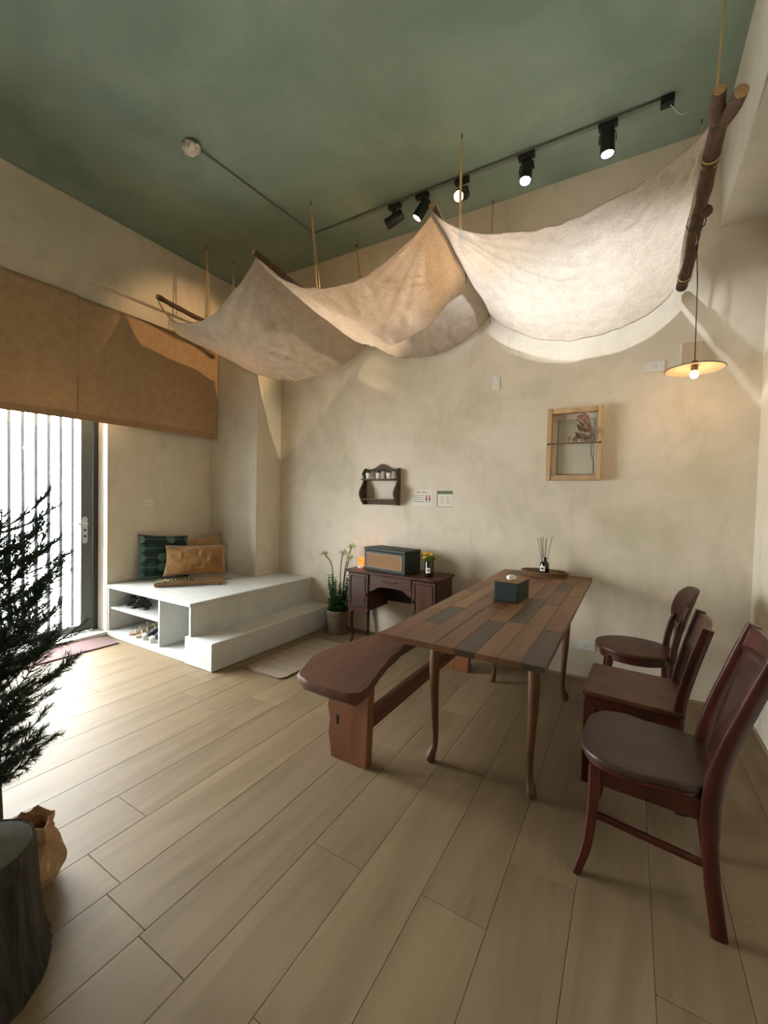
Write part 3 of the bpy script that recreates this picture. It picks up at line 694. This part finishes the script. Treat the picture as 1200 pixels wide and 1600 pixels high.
rp_ = bx('rattan_panel', 'rattan', sb, -.19, .19, -.1145, -.111, .03, .15, bevel=0)
for b in ((-.195, .195, .146, .154), (-.195, .195, .026, .034), (-.197, -.187, .026, .154), (.187, .197, .026, .154)): bx('panel_frame', 'bamboo', rp_, b[0], b[1], -.118, -.112, b[2], b[3], bevel=.001)
bx('latch', 'dark_metal', sb, .228, .234, -.02, .02, .10, .118, bevel=.001)
bx('base', 'greenbox', sb, -.22, .22, -.106, .106, 0, .007, bevel=0)
sl = thing('salt_lamp', 'small glowing orange salt lamp on a white base on the desk', 'lamp', (-2.092, 3.20, DZT))
G().lathe([(.001, 0), (.044, 0), (.046, .005), (.040, .014), (.02, .016)], 20).build('base', 'white', sl, smooth=True)
t = NT('salt_glow'); v = t.coords(); n = t.noise(v, 40, 4); e = t.n('ShaderNodeEmission', Color=t.ramp(n, [(.3, (1, .13, .015)), (.7, (1, .33, .07))]), Strength=1.9); t.l(e.outputs[0], t.out.inputs[0])
rs = random.Random(6); G().ball((0, 0, .055), .043, 14, 9, (1, 1, .98), .09, rs).build('crystal', t.m, sl, smooth=True)
ld_ = bpy.data.lights.new('salt_lamp_light', 'POINT'); ld_.energy = .35; ld_.color = (1, .35, .12); ld_.shadow_soft_size = .04
put('glow', ld_, sl, (0, .02, .125))
fj = thing('flower_jar', 'dark jar with white label and yellow flowers on the desk', 'flowers', (-1.405, 3.15, DZT))
G().lathe([(.001, 0), (.036, 0), (.038, .003), (.038, .125), (.036, .128), (.033, .126), (.033, .08)], 24).build('jar', 'darkglass', fj, smooth=True)
wraplabel(fj, .0386, .035, .078, R(-112), R(-50))
rng = random.Random(21)
lv = G()
for k in range(40):
    a = rng.uniform(0, 2*pi); lv.leaf((.02*cos(a), .02*sin(a), .12), (cos(a)*.8, sin(a)*.8, rng.uniform(.6, 1.8)), rng.uniform(.04, .09), .014)
lv.build('foliage', 'leaf2', fj)['kind'] = 'stuff'
for k in range(17):
    a = rng.uniform(0, 2*pi); rr = .062*math.sqrt(rng.random()); c_ = Vector((rr*cos(a), rr*sin(a), rng.uniform(.175, .215)-rr*.3))
    fg = G(); nrm = Vector((cos(a)*rr*9, sin(a)*rr*9, .8)).normalized(); t1 = nrm.orthogonal().normalized(); t2 = nrm.cross(t1)
    for j in range(9):
        b = 2*pi*j/9; d = t1*cos(b)+t2*sin(b)+nrm*.35; fg.leaf(c_, d, .019, .011, nrm)
    fg.ball(tuple(c_+nrm*.003), .006, 6, 4); fg.build('blossom', 'yellow', fj)

# ================================================================== POTTED PLANT
pp = thing('potted_plant', 'potted plant with pale flower heads on long stems in a canvas pot beside the desk', 'plant', (-2.42, 3.28, 0))
G().lathe([(.001, 0), (.086, 0), (.094, .01), (.10, .10), (.104, .19), (.107, .215), (.104, .222), (.097, .218), (.095, .18), (.001, .175)], 28).build('pot', 'potcloth', pp, smooth=True)
G().lathe([(.104, .178), (.110, .184), (.111, .214), (.104, .222)], 28, cap=False).build('pot_cuff', 'potcloth', pp, smooth=True)
rng = random.Random(31)
for k in range(26):                                    # upright feathery fronds
    a = rng.uniform(0, 2*pi); r0 = rng.uniform(.01, .07); h = rng.uniform(.18, .42) if k < 18 else rng.uniform(.06, .14)
    p0 = Vector((r0*cos(a), r0*sin(a), .18)); top = p0+Vector((cos(a)*.05+rng.uniform(-.02, .02), sin(a)*.04-.01, h))
    if (top.x > .12): top.x = .12
    P = curved(p0, top, (0, 0, 0), 14); fg = G(); fg.tube(P, .0025, 4)
    for i in range(1, 15):
        for q in range(4):
            b = rng.uniform(0, 2*pi); fg.leaf(P[i], (cos(b), sin(b), .55), .058*(1.15-i/20), .02)
    fg.build('frond', 'leaf' if k < 18 else 'leaf2', pp)
for pts in ([(-.04, -.01, .2), (-.05, -.01, .45), (-.075, -.02, .66), (-.155, -.03, .75)], [(.03, .0, .2), (.03, -.01, .55), (.04, -.01, .70), (.06, -.01, .79)], [(.04, .01, .2), (.055, .02, .5), (.09, .02, .66), (.115, .02, .735)], [(.045, .0, .2), (.06, .02, .6), (.095, .03, .75), (.13, .03, .84)]):
    P = spline(pts, 6); st = G().tube(P, .0045, 6).build('flower_stem', 'stem', pp, smooth=True)
    c_ = P[-1]; fg = G()
    for j in range(44):
        d = Vector((rng.gauss(0, 1), rng.gauss(0, 1), rng.gauss(0, .8)+.3)).normalized(); fg.leaf(c_+d*.006, d, rng.uniform(.032, .05), .014, (rng.random(), rng.random(), 1))
    fg.build('flower_head', 'petal', st)

# ================================================================== THINGS ON THE BACK WALL
ws = thing('wall_shelf', 'dark walnut wall shelf with scalloped sides hung above the desk', 'shelf', (-2.03, YB, 1.26))
SXa, SXb, DEP = -.185, .185, .11
def sprof():
    ys = []
    for k in range(29):
        z = .345*k/28; d = .085+.035*sin(2*pi*z/.26-1.0) if z > .02 else .055
        d = min(d, .028+(.345-z)*.9) if z > .27 else d
        ys.append((-max(d, .02), z-.012))
    return [(0, -.012)]+ys+[(0, .333)]
for x_ in (SXa, SXb): G().prism(sprof(), 'x', x_-.008, x_+.008).build('side_board', 'shelf', ws, bevel=.001)
bx('shelf_board', 'shelf', ws, SXa+.008, SXb-.008, -.112, -.002, .218, .230, bevel=.002)
bx('shelf_board', 'shelf', ws, SXa+.008, SXb-.008, -.085, -.002, .032, .044, bevel=.002)
G().prism([(SXa+.008, .305)]+[(SXb-.008, .305)]+[(SXb-.008-(SXb-SXa-.016)*k/24, .325+.05*math.exp(-((k-12)/4.6)**2)) for k in range(25)], 'y', -.018, -.004).build('arched_rail', 'shelf', ws, bevel=.001)
bx('hook_rail', 'shelf', ws, SXa+.008, SXb-.008, -.018, -.004, -.010, .032, bevel=.002)
for x_ in (-.1, 0, .1): G().tube([(x_, -.018, .012), (x_, -.03, .008), (x_, -.036, -.002), (x_, -.032, .006)], .003, 6).build('hook', 'dark_metal', ws)
for nm, x_, hgt in (('nearest the left side board', -.125, 0), ('in the middle of the row', -.015, 1), ('nearest the right side board', .10, 2)):
    cp = thing('potted_cactus', 'tiny cactus in a white pot on the wall shelf, '+nm, 'plant', (-2.03+x_, YB-.055, 1.26+.230), 0, 'cacti on the wall shelf')
    G().lathe([(.001, 0), (.022, 0), (.028, .05), (.029, .056), (.025, .056), (.024, .046), (.001, .044)], 18).build('pot', 'white', cp, smooth=True)
    cg = G().ball((0, 0, .058), .024, 12, 8, (1, 1, [1, 1.15, .8][hgt]), .05, random.Random(hgt)); cg.build('cactus', 'cactus', cp, smooth=True)
    if hgt < 2: G().ball((.004, 0, .088), .008, 7, 5).build('bud', 'cactus', cp, smooth=True)
n1 = thing('notice_sheet', 'white notice sheet with handwritten lines and two red figures beside the wall shelf', 'notice', (-1.614, YB, 1.25))
bx('sheet', 'paper', n1, -.097, .097, -.003, -.0005, 0, .146, bevel=0)
def stroke(par, m, x0, x1, z, h=.003, seed=0, y=-.0036):
    r_ = random.Random(seed); g = G(); x = x0
    while x < x1:
        w = r_.uniform(.004, .010); hh = h*r_.uniform(.6, 1.5); g.box(x, min(x+w, x1), y, -.003, z-hh/2, z+hh/2); x += w+r_.uniform(.001, .003)
    return g.build('writing', m, par)
stroke(n1, 'ink', -.055, .055, .122, .008, 1)
for k, z in enumerate((.096, .077, .058, .038)): stroke(n1, 'ink', -.085, .022, z, .005 if k != 3 else .008, k+5)
for x_ in (.042, .072):
    pg = G(); pg.box(x_-.008, x_+.008, -.0036, -.003, .068, .092); fo = pg.build('figure', 'ink_red', n1)
    G().box(x_-.009, x_+.009, -.0037, -.003, .050, .068).box(x_-.004, x_+.004, -.0037, -.003, .092, .10).build('skirt', 'ink_grey', fo)
    G().box(x_-.006, x_-.002, -.0037, -.003, .03, .05).box(x_+.002, x_+.006, -.0037, -.003, .03, .05).build('legs', 'ink', fo)
n2 = thing('notice_sheet', 'white notice sheet with a grey header band, right of the handwritten one', 'notice', (-1.398, YB, 1.247))
bx('sheet', 'paper', n2, -.074, .074, -.003, -.0005, 0, .142, bevel=0)
G().box(-.073, .073, -.0036, -.003, .112, .141).build('header', 'ink_grey', n2)
G().box(-.073, -.064, -.0036, -.003, .002, .112).box(-.073, .073, -.0036, -.003, 0, .004).build('border', 'ink', n2)
for k, z in enumerate((.088, .068, .050, .032)):
    stroke(n2, 'ink', -.038, -.008, z, .004, k+30); stroke(n2, 'ink', .014, .052, z, .004, k+40)
fr = thing('shadow_frame', 'pale pine shadow frame holding dried flowers on the back wall', 'picture frame', (-.375, YB, 1.475))
fw_, fh_, fd = .185, .535, .07
for b in ((-fw_, -fw_+.03, 0, fh_), (fw_-.03, fw_, 0, fh_)): bx('stile', 'pine', fr, b[0], b[1], -fd, -.002, b[2], b[3], bevel=.003)
for z0, z1 in ((.0, .036), (fh_-.04, fh_-.006)): bx('rail', 'pine', fr, -fw_+.03, fw_-.03, -fd+.008, -.004, z0, z1, bevel=.003)
wi = [(-.115, .045), (.13, .045), (.13, .45), (-.115, .45)]
G().tube([(x, -.012, z) for x, z in wi+wi[:1]], .002, 5, False).build('wire_outline', 'black', fr)
bx('pane', 'glass', fr, -.115, .13, -.010, -.008, .045, .45, bevel=0)
G().tube([(-fw_+.012, -.075, .268), (fw_-.012, -.075, .268)], .0045, 8).build('cross_rod', 'wicker', fr, smooth=True)
for x_ in (-fw_+.012, fw_-.012): G().ball((x_, -.076, .268), .008, 8, 6).build('rod_end', 'black', fr, smooth=True)
G().tube(spline([(.12, -.05, .265), (.115, -.045, .2), (.135, -.04, .13), (.138, -.04, .05)], 6), .0024, 5).build('cord', 'black', fr)
rng = random.Random(17)
for k in range(26):
    if k < 7: p, d, l, m = (-.07+.03*k, -.055, .275), (rng.uniform(-.6, .6), -.2, 1), .055, 'dried'
    elif k < 18: p, d, l, m = (rng.uniform(.05, .115), -.05, rng.uniform(.29, .40)), (rng.uniform(-1, .1), -.4, rng.uniform(-.2, 1)), .085, 'dried'
    else: p, d, l, m = (rng.uniform(.04, .11), -.045, rng.uniform(.40, .45)), (rng.uniform(-1, .1), -.4, rng.uniform(-.1, .5)), .095, 'dried2'
    o = G().leaf(p, d, l, l*.5, (0, -1, .3)).build('dried_leaf', m, fr); q = o.modifiers.new('t', 'SOLIDIFY'); q.thickness = .002
G().tube(spline([(.12, -.05, .27), (.118, -.05, .35), (.09, -.045, .46)], 6), .0025, 5).build('dried_stem', 'stem', fr)
def plate(name, label, cat, loc, w, h, rot, kind):
    p = thing(name, label, cat, loc, rot)
    G().prism(rrect(-w/2, w/2, -h/2, h/2, .006, 3), 'y', -.009, -.0005).build('plate', 'white', p, bevel=.0015)
    if kind == 'switch': bx('rocker', 'white', p, -w*.22, w*.22, -.013, -.008, -h*.36, h*.36, bevel=.002)
    elif kind == 'bars':
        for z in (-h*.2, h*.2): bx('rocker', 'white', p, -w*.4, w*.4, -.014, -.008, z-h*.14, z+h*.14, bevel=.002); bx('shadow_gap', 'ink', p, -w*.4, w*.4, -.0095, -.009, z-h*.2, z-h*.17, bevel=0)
    else:
        for dz in (-h*.12, h*.12): bx('slot', 'ink', p, -.012 if kind == 'outlet' else -.01, -.006, -.0095, -.0085, dz-.003, dz+.003, bevel=0); bx('slot', 'ink', p, .006, .012, -.0095, -.0085, dz-.003, dz+.003, bevel=0)
plate('wall_switch', 'cream wall switch alone on the back wall, above the frame and shelf', 'switch', (-.977, YB, 2.268), .062, .115, 0, 'switch')
plate('wall_outlet', 'white outlet plate high on the back wall beside the pendant lamp', 'outlet', (.109, YB, 2.25), .115, .072, 0, 'outlet')
plate('wall_outlet', 'white outlet plate low on the back wall behind the chairs', 'outlet', (-.244, YB, .256), .115, .072, 0, 'outlet')
plate('wall_outlet', 'small white outlet low on the back wall behind the potted plant', 'outlet', (-2.53, YB, .30), .062, .085, 0, 'outlet')
plate('wall_switch', 'white double switch plate on the left wall above the cushions', 'switch', (XL, 2.37, 1.205), .12, .075, pi/2, 'bars')
jb = thing('junction_block', 'square pinkish wooden block on the back wall behind the pendant lamp', 'box', (.312, YB, 2.30))
bx('block', plain('pale_block_wood', (206, 180, 156), .7, .08, 20), jb, -.058, .058, -.05, -.001, -.075, .068, bevel=.003)
bx('side_strip', 'white', jb, -.062, -.058, -.046, -.001, -.07, .064, bevel=.001)

# ================================================================== CANOPY: branches, ropes, linen
ENDS = [((-3.64, 2.215, 3.03), (-3.60, 3.02, 2.93)), ((-2.34, 2.14, 3.01), (-2.14, 3.31, 2.79)), ((-1.05, 2.29, 3.0), (-1.03, 3.37, 2.83)), ((.286, 2.32, 3.035), (.24, 3.37, 2.745))]
def pole(k, t_):
    a, b = Vector(ENDS[k][0]), Vector(ENDS[k][1]); p = a.lerp(b, t_)
    e = 4*t_*(1-t_)
    return p+Vector((.03*nz(t_*3+k*5, 2)*e, 0, .035*nz(t_*3.2+k*7, 8)*e))
HOOK = [((-3.642, 2.68), (-3.62, 2.98)), ((-2.339, 2.69), (-2.336, 3.345)), ((-1.044, 2.68), (-1.038, 3.38)), ((.30, 2.55), (.30, 3.30))]
desc = ['rough branch hanging on ropes at the left end of the linen canopy, by the curtain', 'rough branch on ropes, second from the curtain, between the left canopy bays', 'rough branch on ropes between the middle and right canopy bays', 'thick forked branch on ropes at the right end of the linen canopy']
for k in range(4):
    th = thing('hanging_branch', desc[k], 'branch', ENDS[k][0], 0, 'branches carrying the canopy'); o0 = Vector(ENDS[k][0])
    N = 26; r0 = .022 if k < 3 else .034
    P = [pole(k, (-.03 if k < 3 else .07)+(1.04 if k < 3 else .95)*i/N)-o0 for i in range(N+1)]
    g = G().tube(P, [r0*(1+.22*nz(i*.55, k*9)) for i in range(N+1)], 10)
    br = g.build('branch', 'bark', th, smooth=True)
    d = (P[0]-P[1]).normalized()
    if k < 3: G().tube([P[0], P[0]+d*.004], r0*.98, 10).build('cut_end', 'cutwood', br, smooth=True)
    if k == 3:
        b0 = P[0]
        for tip, r1 in (((-.026, -.078, .006), .024), ((.046, -.075, -.03), .027)):
            q0, q1 = b0+Vector((0, .02, 0)), Vector(tip); mid = q0.lerp(q1, .5)+Vector((tip[0]*.25, 0, .004)); dd = (q1-mid).normalized()
            G().tube(spline([q0, mid, q1], 5), [.034-(.034-r1)*i/10*(1+.15*nz(i*.9, r1*99)) for i in range(11)], 10).build('fork', 'bark', br, smooth=True)
            G().tube([q1, q1+dd*.003], r1*.96, 10).build('cut_end', 'cutwood', br, smooth=True)
        G().ball(tuple(P[11]+Vector((.03, 0, -.02))), .03, 9, 6).build('knot', 'bark', br, smooth=True)
    for (hx, hy) in HOOK[k]:
        tt = (hy-ENDS[k][0][1])/(ENDS[k][1][1]-ENDS[k][0][1]); tt = min(.97, max(.05, tt)); pc = pole(k, tt)-o0
        hk = Vector((hx, hy, ZC-.03))-o0
        lp = [pc+Vector((0, -.016, r0+.004)), hk+Vector((0, -.003, 0)), hk+Vector((0, .003, 0)), pc+Vector((0, .024, r0+.004))]
        rope = G()
        rope.tube([lp[0], lp[1]], .0046, 6).tube([lp[3], lp[2]], .0046, 6)
        for yy_ in (-.016, .024):
            rope.tube([pc+Vector((cos(a)*(r0+.004), yy_, sin(a)*(r0+.004))) for a in [2*pi*j/12 for j in range(13)]], .0036, 6, False)
        rope.build('rope', 'rope', th, smooth=True)
        G().tube([hk+Vector((0, 0, -.004)), hk+Vector((0, 0, .03))], .004, 6).build('ceiling_hook', 'dark_metal', th)
NS, NTT = 74, 64
def sag(k, t_):
    if k == 0: return .34+.06*t_
    if k == 1:
        a = .34+.12*smoothstep(0, .5, t_)
        b = .17+.10*smoothstep(.6, 1, t_)
        return a+(b-a)*smoothstep(.50, .66, t_)
    return .31-.02*t_
def cloth(u, t_):
    k = min(2, int(u)); s_ = u-k
    a, b = pole(k, t_), pole(k+1, t_); p = a.lerp(b, s_)
    asy = s_ if k else s_**.92
    sh = (4*asy*(1-asy))
    sh = sh**.88
    rr = [.026, .026, .026, .03+.06*(1-t_)**3]
    # hangs from ties just under the branches, loosest along the first branch
    lift = -rr[k]*(1-s_)**4-rr[k+1]*s_**4
    if k == 0: lift -= .19*(1-s_)**5*smoothstep(.0, .2, t_)
    z = p.z+lift-sag(k, t_)*sh
    edge = 4*s_*(1-s_)
    wr = .014*nz(u*7, t_*2.5, 3)*edge+.008*nz(u*20+t_*6, t_*5, 7)*edge+.011*(1-2*abs(nz(u*11-t_*5, t_*7+u*2, 11)))*edge+.005*nz(u*40+t_*9, t_*14, 5)*edge**.5
    # gathers radiating from the branch ends
    for kk, cs in ((k, s_), (k+1, 1-s_)):
        dd = math.hypot(cs*1.3, t_*1.1); an = math.atan2(t_*1.1, cs*1.3+1e-4)
        wr += .034*math.exp(-dd*2.0)*nz(an*8+kk*5, dd*1.2, kk)*smoothstep(.02, .12, dd)
    z += wr
    y = p.y-.02*(1-t_)+.015*nz(u*3, t_, 5)
    return (p.x-(.05*s_**6 if k == 2 else 0), y, z)
cn = thing('linen_canopy', 'undyed linen canopy sagging in three bays between hanging branches', 'canopy', (-1.7, 2.75, 2.7))
g = G().grid(lambda a, b: tuple(Vector(cloth(a*3*.99999, b))-Vector((-1.7, 2.75, 2.7))), NS*3, NTT)
co = g.build('cloth', 'cloth', cn, smooth=True)
def hemline(t_): return [Vector(cloth(3*.99999*i/120, t_))-Vector((-1.7, 2.75, 2.7)) for i in range(121)]
for t_ in (0, 1): G().tube(hemline(t_), .0035, 5).build('hem', 'cloth', co, smooth=True)
for k, tt in ((2, .5), (2, .98), (3, .55), (1, .45)):
    q = pole(k, tt)-Vector((-1.7, 2.75, 2.7)); r_ = .03 if k < 3 else .045
    gg = G().tube([q+Vector((cos(a)*r_, 0, sin(a)*r_)) for a in [2*pi*j/12 for j in range(13)]], .003, 5, False)
    gg.tube([q+Vector((.0, 0, -r_)), q+Vector((.01, .0, -r_-.05)), q+Vector((.004, 0, -r_-.075))], .0028, 5); gg.build('tie', 'stem', cn)

# ================================================================== CEILING TRACK AND SPOTS
tk = thing('ceiling_track', 'dark lighting track and conduit fixed to the green ceiling', 'lighting track', (-1.25, 3.02, ZC))
bx('rail', 'rail', tk, -2.20+1.25, .13+1.25, -.016, .016, -.02, -.001, bevel=.002)
G().tube([(-2.588+1.25, -.0, -.008), (-2.2+1.25, 0, -.008)], .007, 8).build('conduit', 'rail', tk, smooth=True)
G().tube([(-2.588+1.25, 0, -.008), (-2.685+1.25, 1.871-3.02, -.008)], .007, 8).build('conduit', 'rail', tk, smooth=True)
bx('end_feed', 'dark_metal', tk, .07+1.25, .14+1.25, -.022, .022, -.055, -.001, bevel=.003)
G().tube(spline([(1.37, 0, -.055), (1.42, .05, -.09), (1.46, .1, -.06), (1.5, .16, -.01)], 6), .002, 5).build('cable', 'white', tk)
fo = thing('foil_wrapped_outlet', 'crumpled silver wrapped ceiling outlet at the end of the conduit', 'ceiling outlet', (-2.70, 1.855, ZC))
G().ball((0, 0, -.034), .058, 14, 9, (1, 1, .6), .28, random.Random(8)).build('crumpled_wrap', 'foil', fo)
G().lathe([(.03, -.02), (.042, -.015), (.042, -.002)], 14).build('box', 'rail', fo)
lens_on = {}
def spot(X, aim, col, watt, label, glow, ang=70, dz=.12):
    base = Vector((X, 3.02, ZC-.02)); th = thing('track_spotlight', label, 'spotlight', base, 0, 'spotlights on the track')
    bx('adapter', 'dark_metal', th, -.055, .055, -.02, .02, -.034, 0, bevel=.003)
    piv = Vector((0, 0, -dz)); d = (Vector(aim)-(base+piv)).normalized()
    side = d.cross(Vector((0, 0, 1))); side = side.normalized() if side.length > .05 else Vector((1, 0, 0))
    G().tube([(0, 0, -.03), tuple(Vector((0, 0, -.06))), tuple(piv+side*.0+Vector((0, 0, .045)))], .007, 8).build('stem', 'dark_metal', th, smooth=True)
    G().tube([piv+side*.048, piv+side*.046+Vector((0, 0, .05)), piv-side*.046+Vector((0, 0, .05)), piv-side*.048], [(.004, .01)]*4, 6).build('yoke', 'dark_metal', th)
    q = d.to_track_quat('Z', 'Y').to_matrix().to_4x4(); Mx = Matrix.Translation(piv) @ q
    body = G().lathe([(.001, -.075), (.034, -.075), (.040, -.068), (.042, .07), (.042, .075), (.036, .075), (.035, .05), (.001, .05)], 24).xf(Mx).build('head', 'dark_metal', th, smooth=True)
    key = (col, glow)
    if key not in lens_on: lens_on[key] = emit('lens_%d' % len(lens_on), col, glow)
    G().lathe([(.001, .066), (.034, .066)], 20, cap=False).xf(Mx).build('lens', lens_on[key], body)
    l = bpy.data.lights.new('spot_beam', 'SPOT'); l.energy = watt; l.color = lin(col); l.spot_size = R(ang); l.spot_blend = .6; l.shadow_soft_size = .012
    lo = put('spot_beam', l, th, piv+d*.085); lo.rotation_euler = d.to_track_quat('-Z', 'Y').to_euler()
WARM, COOL, NEUT = (255, 204, 150), (236, 244, 255), (255, 232, 206)
spot(-1.737, (-4.1, 2.78, 2.68), WARM, SPOT_W*1.5, 'black track spotlight turned towards the curtain, leftmost on the rail', 30, 44)
spot(-1.491, (-2.5, 2.75, 2.0), NEUT, SPOT_W*1.3, 'black track spotlight tilted down left, second on the rail', 30, 66)
spot(-1.165, (-1.25, 1.2, 2.2), WARM, SPOT_W*.8, 'black track spotlight glowing warm yellow, behind the canopy peak', 40, 100)
spot(-.70, (-.75, 2.6, 1.6), COOL, SPOT_W*1.0, 'black track spotlight glaring cool white, middle of the rail', 60, 100)
spot(-.205, (-.15, 3.05, 1.6), COOL, SPOT_W*1.0, 'black track spotlight pointing straight down, rightmost on the rail', 60, 95)

# ================================================================== PENDANT LAMP
pe = thing('pendant_lamp', 'flat disc pendant lamp with a glowing bulb hanging near the back wall', 'pendant lamp', (.295, 3.05, 2.105))
top_ = pole(3, .69)-Vector((.295, 3.05, 2.105))
G().tube([(0, 0, .03), (top_.x*.1, 0, .5), (top_.x*.4, top_.y, top_.z-.03), (top_.x, top_.y, top_.z+.03)], .003, 6).build('cord', 'black', pe, smooth=True)
G().lathe([(.018, .032), (.06, .026), (.145, .002), (.147, .0), (.145, -.003), (.06, .020), (.018, .026)], 40).build('shade', 'shade', pe, smooth=True)
G().tube([(.147*cos(a), .147*sin(a), 0) for a in [2*pi*j/40 for j in range(41)]], .002, 5, False).build('shade_rim', 'black', pe)
G().lathe([(.012, .05), (.016, .045), (.018, .0), (.016, -.008)], 16).build('socket', 'wicker', pe, smooth=True)
G().ball((0, 0, -.03), .022, 14, 10, (1, 1, 1.1)).build('bulb', emit('bulb_glow', (255, 214, 150), 14), pe, smooth=True)
l = bpy.data.lights.new('bulb_light', 'POINT'); l.energy = 1.5; l.color = lin((255, 206, 148)); l.shadow_soft_size = .03
put('bulb_light', l, pe, (0, 0, -.075))

# ================================================================== FOREGROUND: log, paper bag, spruce
lgT = thing('log_stump', 'upright bark-covered log stump in the lower left foreground', 'log', (-1.475, .335, 0))
rings = []
for i in range(25):
    z = .33*i/24; s_ = z/.33; r_ = .222-.098*s_**.75
    cx, cy = .005*s_, .065*s_
    rings.append([(cx+r_*(1+.05*nz(cos(a)*5, sin(a)*5, z*2.5)+.03*nz(cos(a)*14, sin(a)*14, z*3))*cos(a), cy+r_*(1+.05*nz(cos(a)*5, sin(a)*5, z*2.5)+.03*nz(cos(a)*14, sin(a)*14, z*3))*sin(a), z) for a in [2*pi*j/72 for j in range(72)]])
G().loft(rings).build('bark', 'logbark', lgT, smooth=True)
G().lathe([(.001, .332), (.112, .332), (.120, .328)], 40, (.005, .065, 0), cap=False).build('cut_top', 'logtop', lgT, smooth=True)
BP = (-1.685, .59)
bag = thing('kraft_paper_bag', 'crumpled brown kraft paper bag standing behind the log stump', 'paper bag', (BP[0], BP[1], 0))
rs = random.Random(13); rings = []
for i in range(15):
    z = .205*i/14; r_ = .064+.020*sin(pi*min(1, i/10))-.006*(i > 11)
    rings.append([(r_*k*cos(a), r_*k*sin(a), max(0, z+(.022*nz(cos(a)*2.2, sin(a)*2.2, 7)+rs.uniform(-.004, .004))*(i/14)**2))
                  for a, k in [(2*pi*j/34, 1+.42*nz(cos(2*pi*j/34)*2.1, sin(2*pi*j/34)*2.1, z*14)+.16*abs(nz(cos(2*pi*j/34)*6, sin(2*pi*j/34)*6, z*30))+rs.uniform(-.03, .03)) for j in range(34)]])
o = G().loft(rings, False).build('paper', 'kraft', bag); m_ = o.modifiers.new('t', 'SOLIDIFY'); m_.thickness = .0015
tree = thing('spruce_tree', 'dark green spruce tree rising behind the log in the left foreground', 'tree', (-1.765, .535, 0))
G().lathe([(.001, .0), (.042, 0), (.05, .15), (.047, .15), (.001, .14)], 20).build('pot', 'black', tree)
trunk = spline([(0, 0, .13), (-.012, -.005, .45), (-.03, -.012, .8), (-.045, -.02, 1.12), (-.05, -.02, 1.3)], 8)
G().tube(trunk, [.016-.011*i/(len(trunk)-1) for i in range(len(trunk))], 8).build('trunk', 'twig', tree, smooth=True)
def make_branch(seed, L_):
    r_ = random.Random(seed); g = G(); ax = spline([(0, 0, 0), (L_*.35, 0, -.02*L_), (L_*.7, 0, .04*L_), (L_, 0, .16*L_)], 6)
    segs = [(ax, .0035)]
    for k in range(2, len(ax)-2, 2):
        for s_ in (-1, 1):
            if r_.random() < .8:
                l = L_*.42*(1-k/len(ax)*.6)*r_.uniform(.7, 1.1); d = Vector((.75, s_*.62, r_.uniform(-.15, .35))).normalized()
                segs.append(([ax[k]+d*l*j/5+Vector((0, 0, .15*l*(j/5)**2)) for j in range(6)], .002))
    for P, r0 in segs:
        g.cur = 0; g.tube(P, [r0*(1-.6*i/(len(P)-1)) for i in range(len(P))], 4)
        g.cur = 1; ln = sum((P[i+1]-P[i]).length for i in range(len(P)-1)); cnt = int(ln/.0013)
        for q in range(cnt):
            f = (q+r_.random())/cnt*(len(P)-1.001); i = int(f); p = P[i].lerp(P[i+1], f-i); d = (P[i+1]-P[i]).normalized()
            a = r_.uniform(0, 2*pi); o = d.orthogonal().normalized(); w = d.cross(o); n_ = (o*cos(a)+w*sin(a))
            dr = (n_*.8+d*.65).normalized(); l = r_.uniform(.020, .030); sd = dr.cross(d).normalized()*.0011
            g.add([p-sd, p+sd, p+dr*l], [(0, 1, 2)])
    return g.mesh('spruce_branch', ['twig', 'needle'])
BR = [make_branch(k, L_) for k, L_ in enumerate((.18, .22, .255, .28, .24, .14))]
rng = random.Random(77)
zs = []
z = .32
while z < 1.13:
    n_ = 6 if z < 1.0 else 5
    ph = rng.uniform(0, 2*pi)
    for j in range(n_):
        f = (z-.13)/(1.3-.13)*(len(trunk)-1); i = min(len(trunk)-2, int(f)); p = trunk[i].lerp(trunk[i+1], f-i)
        idx = rng.choice((2, 3, 3, 4) if .5 < z < .95 else (0, 1, 4))
        if z < .5: idx = rng.choice((5, 0))
        o = put('branch', BR[idx], tree, p)
        o.rotation_euler = (rng.uniform(-.4, .4), rng.uniform(-.75, -.25), ph+2*pi*j/n_+rng.uniform(-.3, .3))
    z += .040 if z < .95 else .085
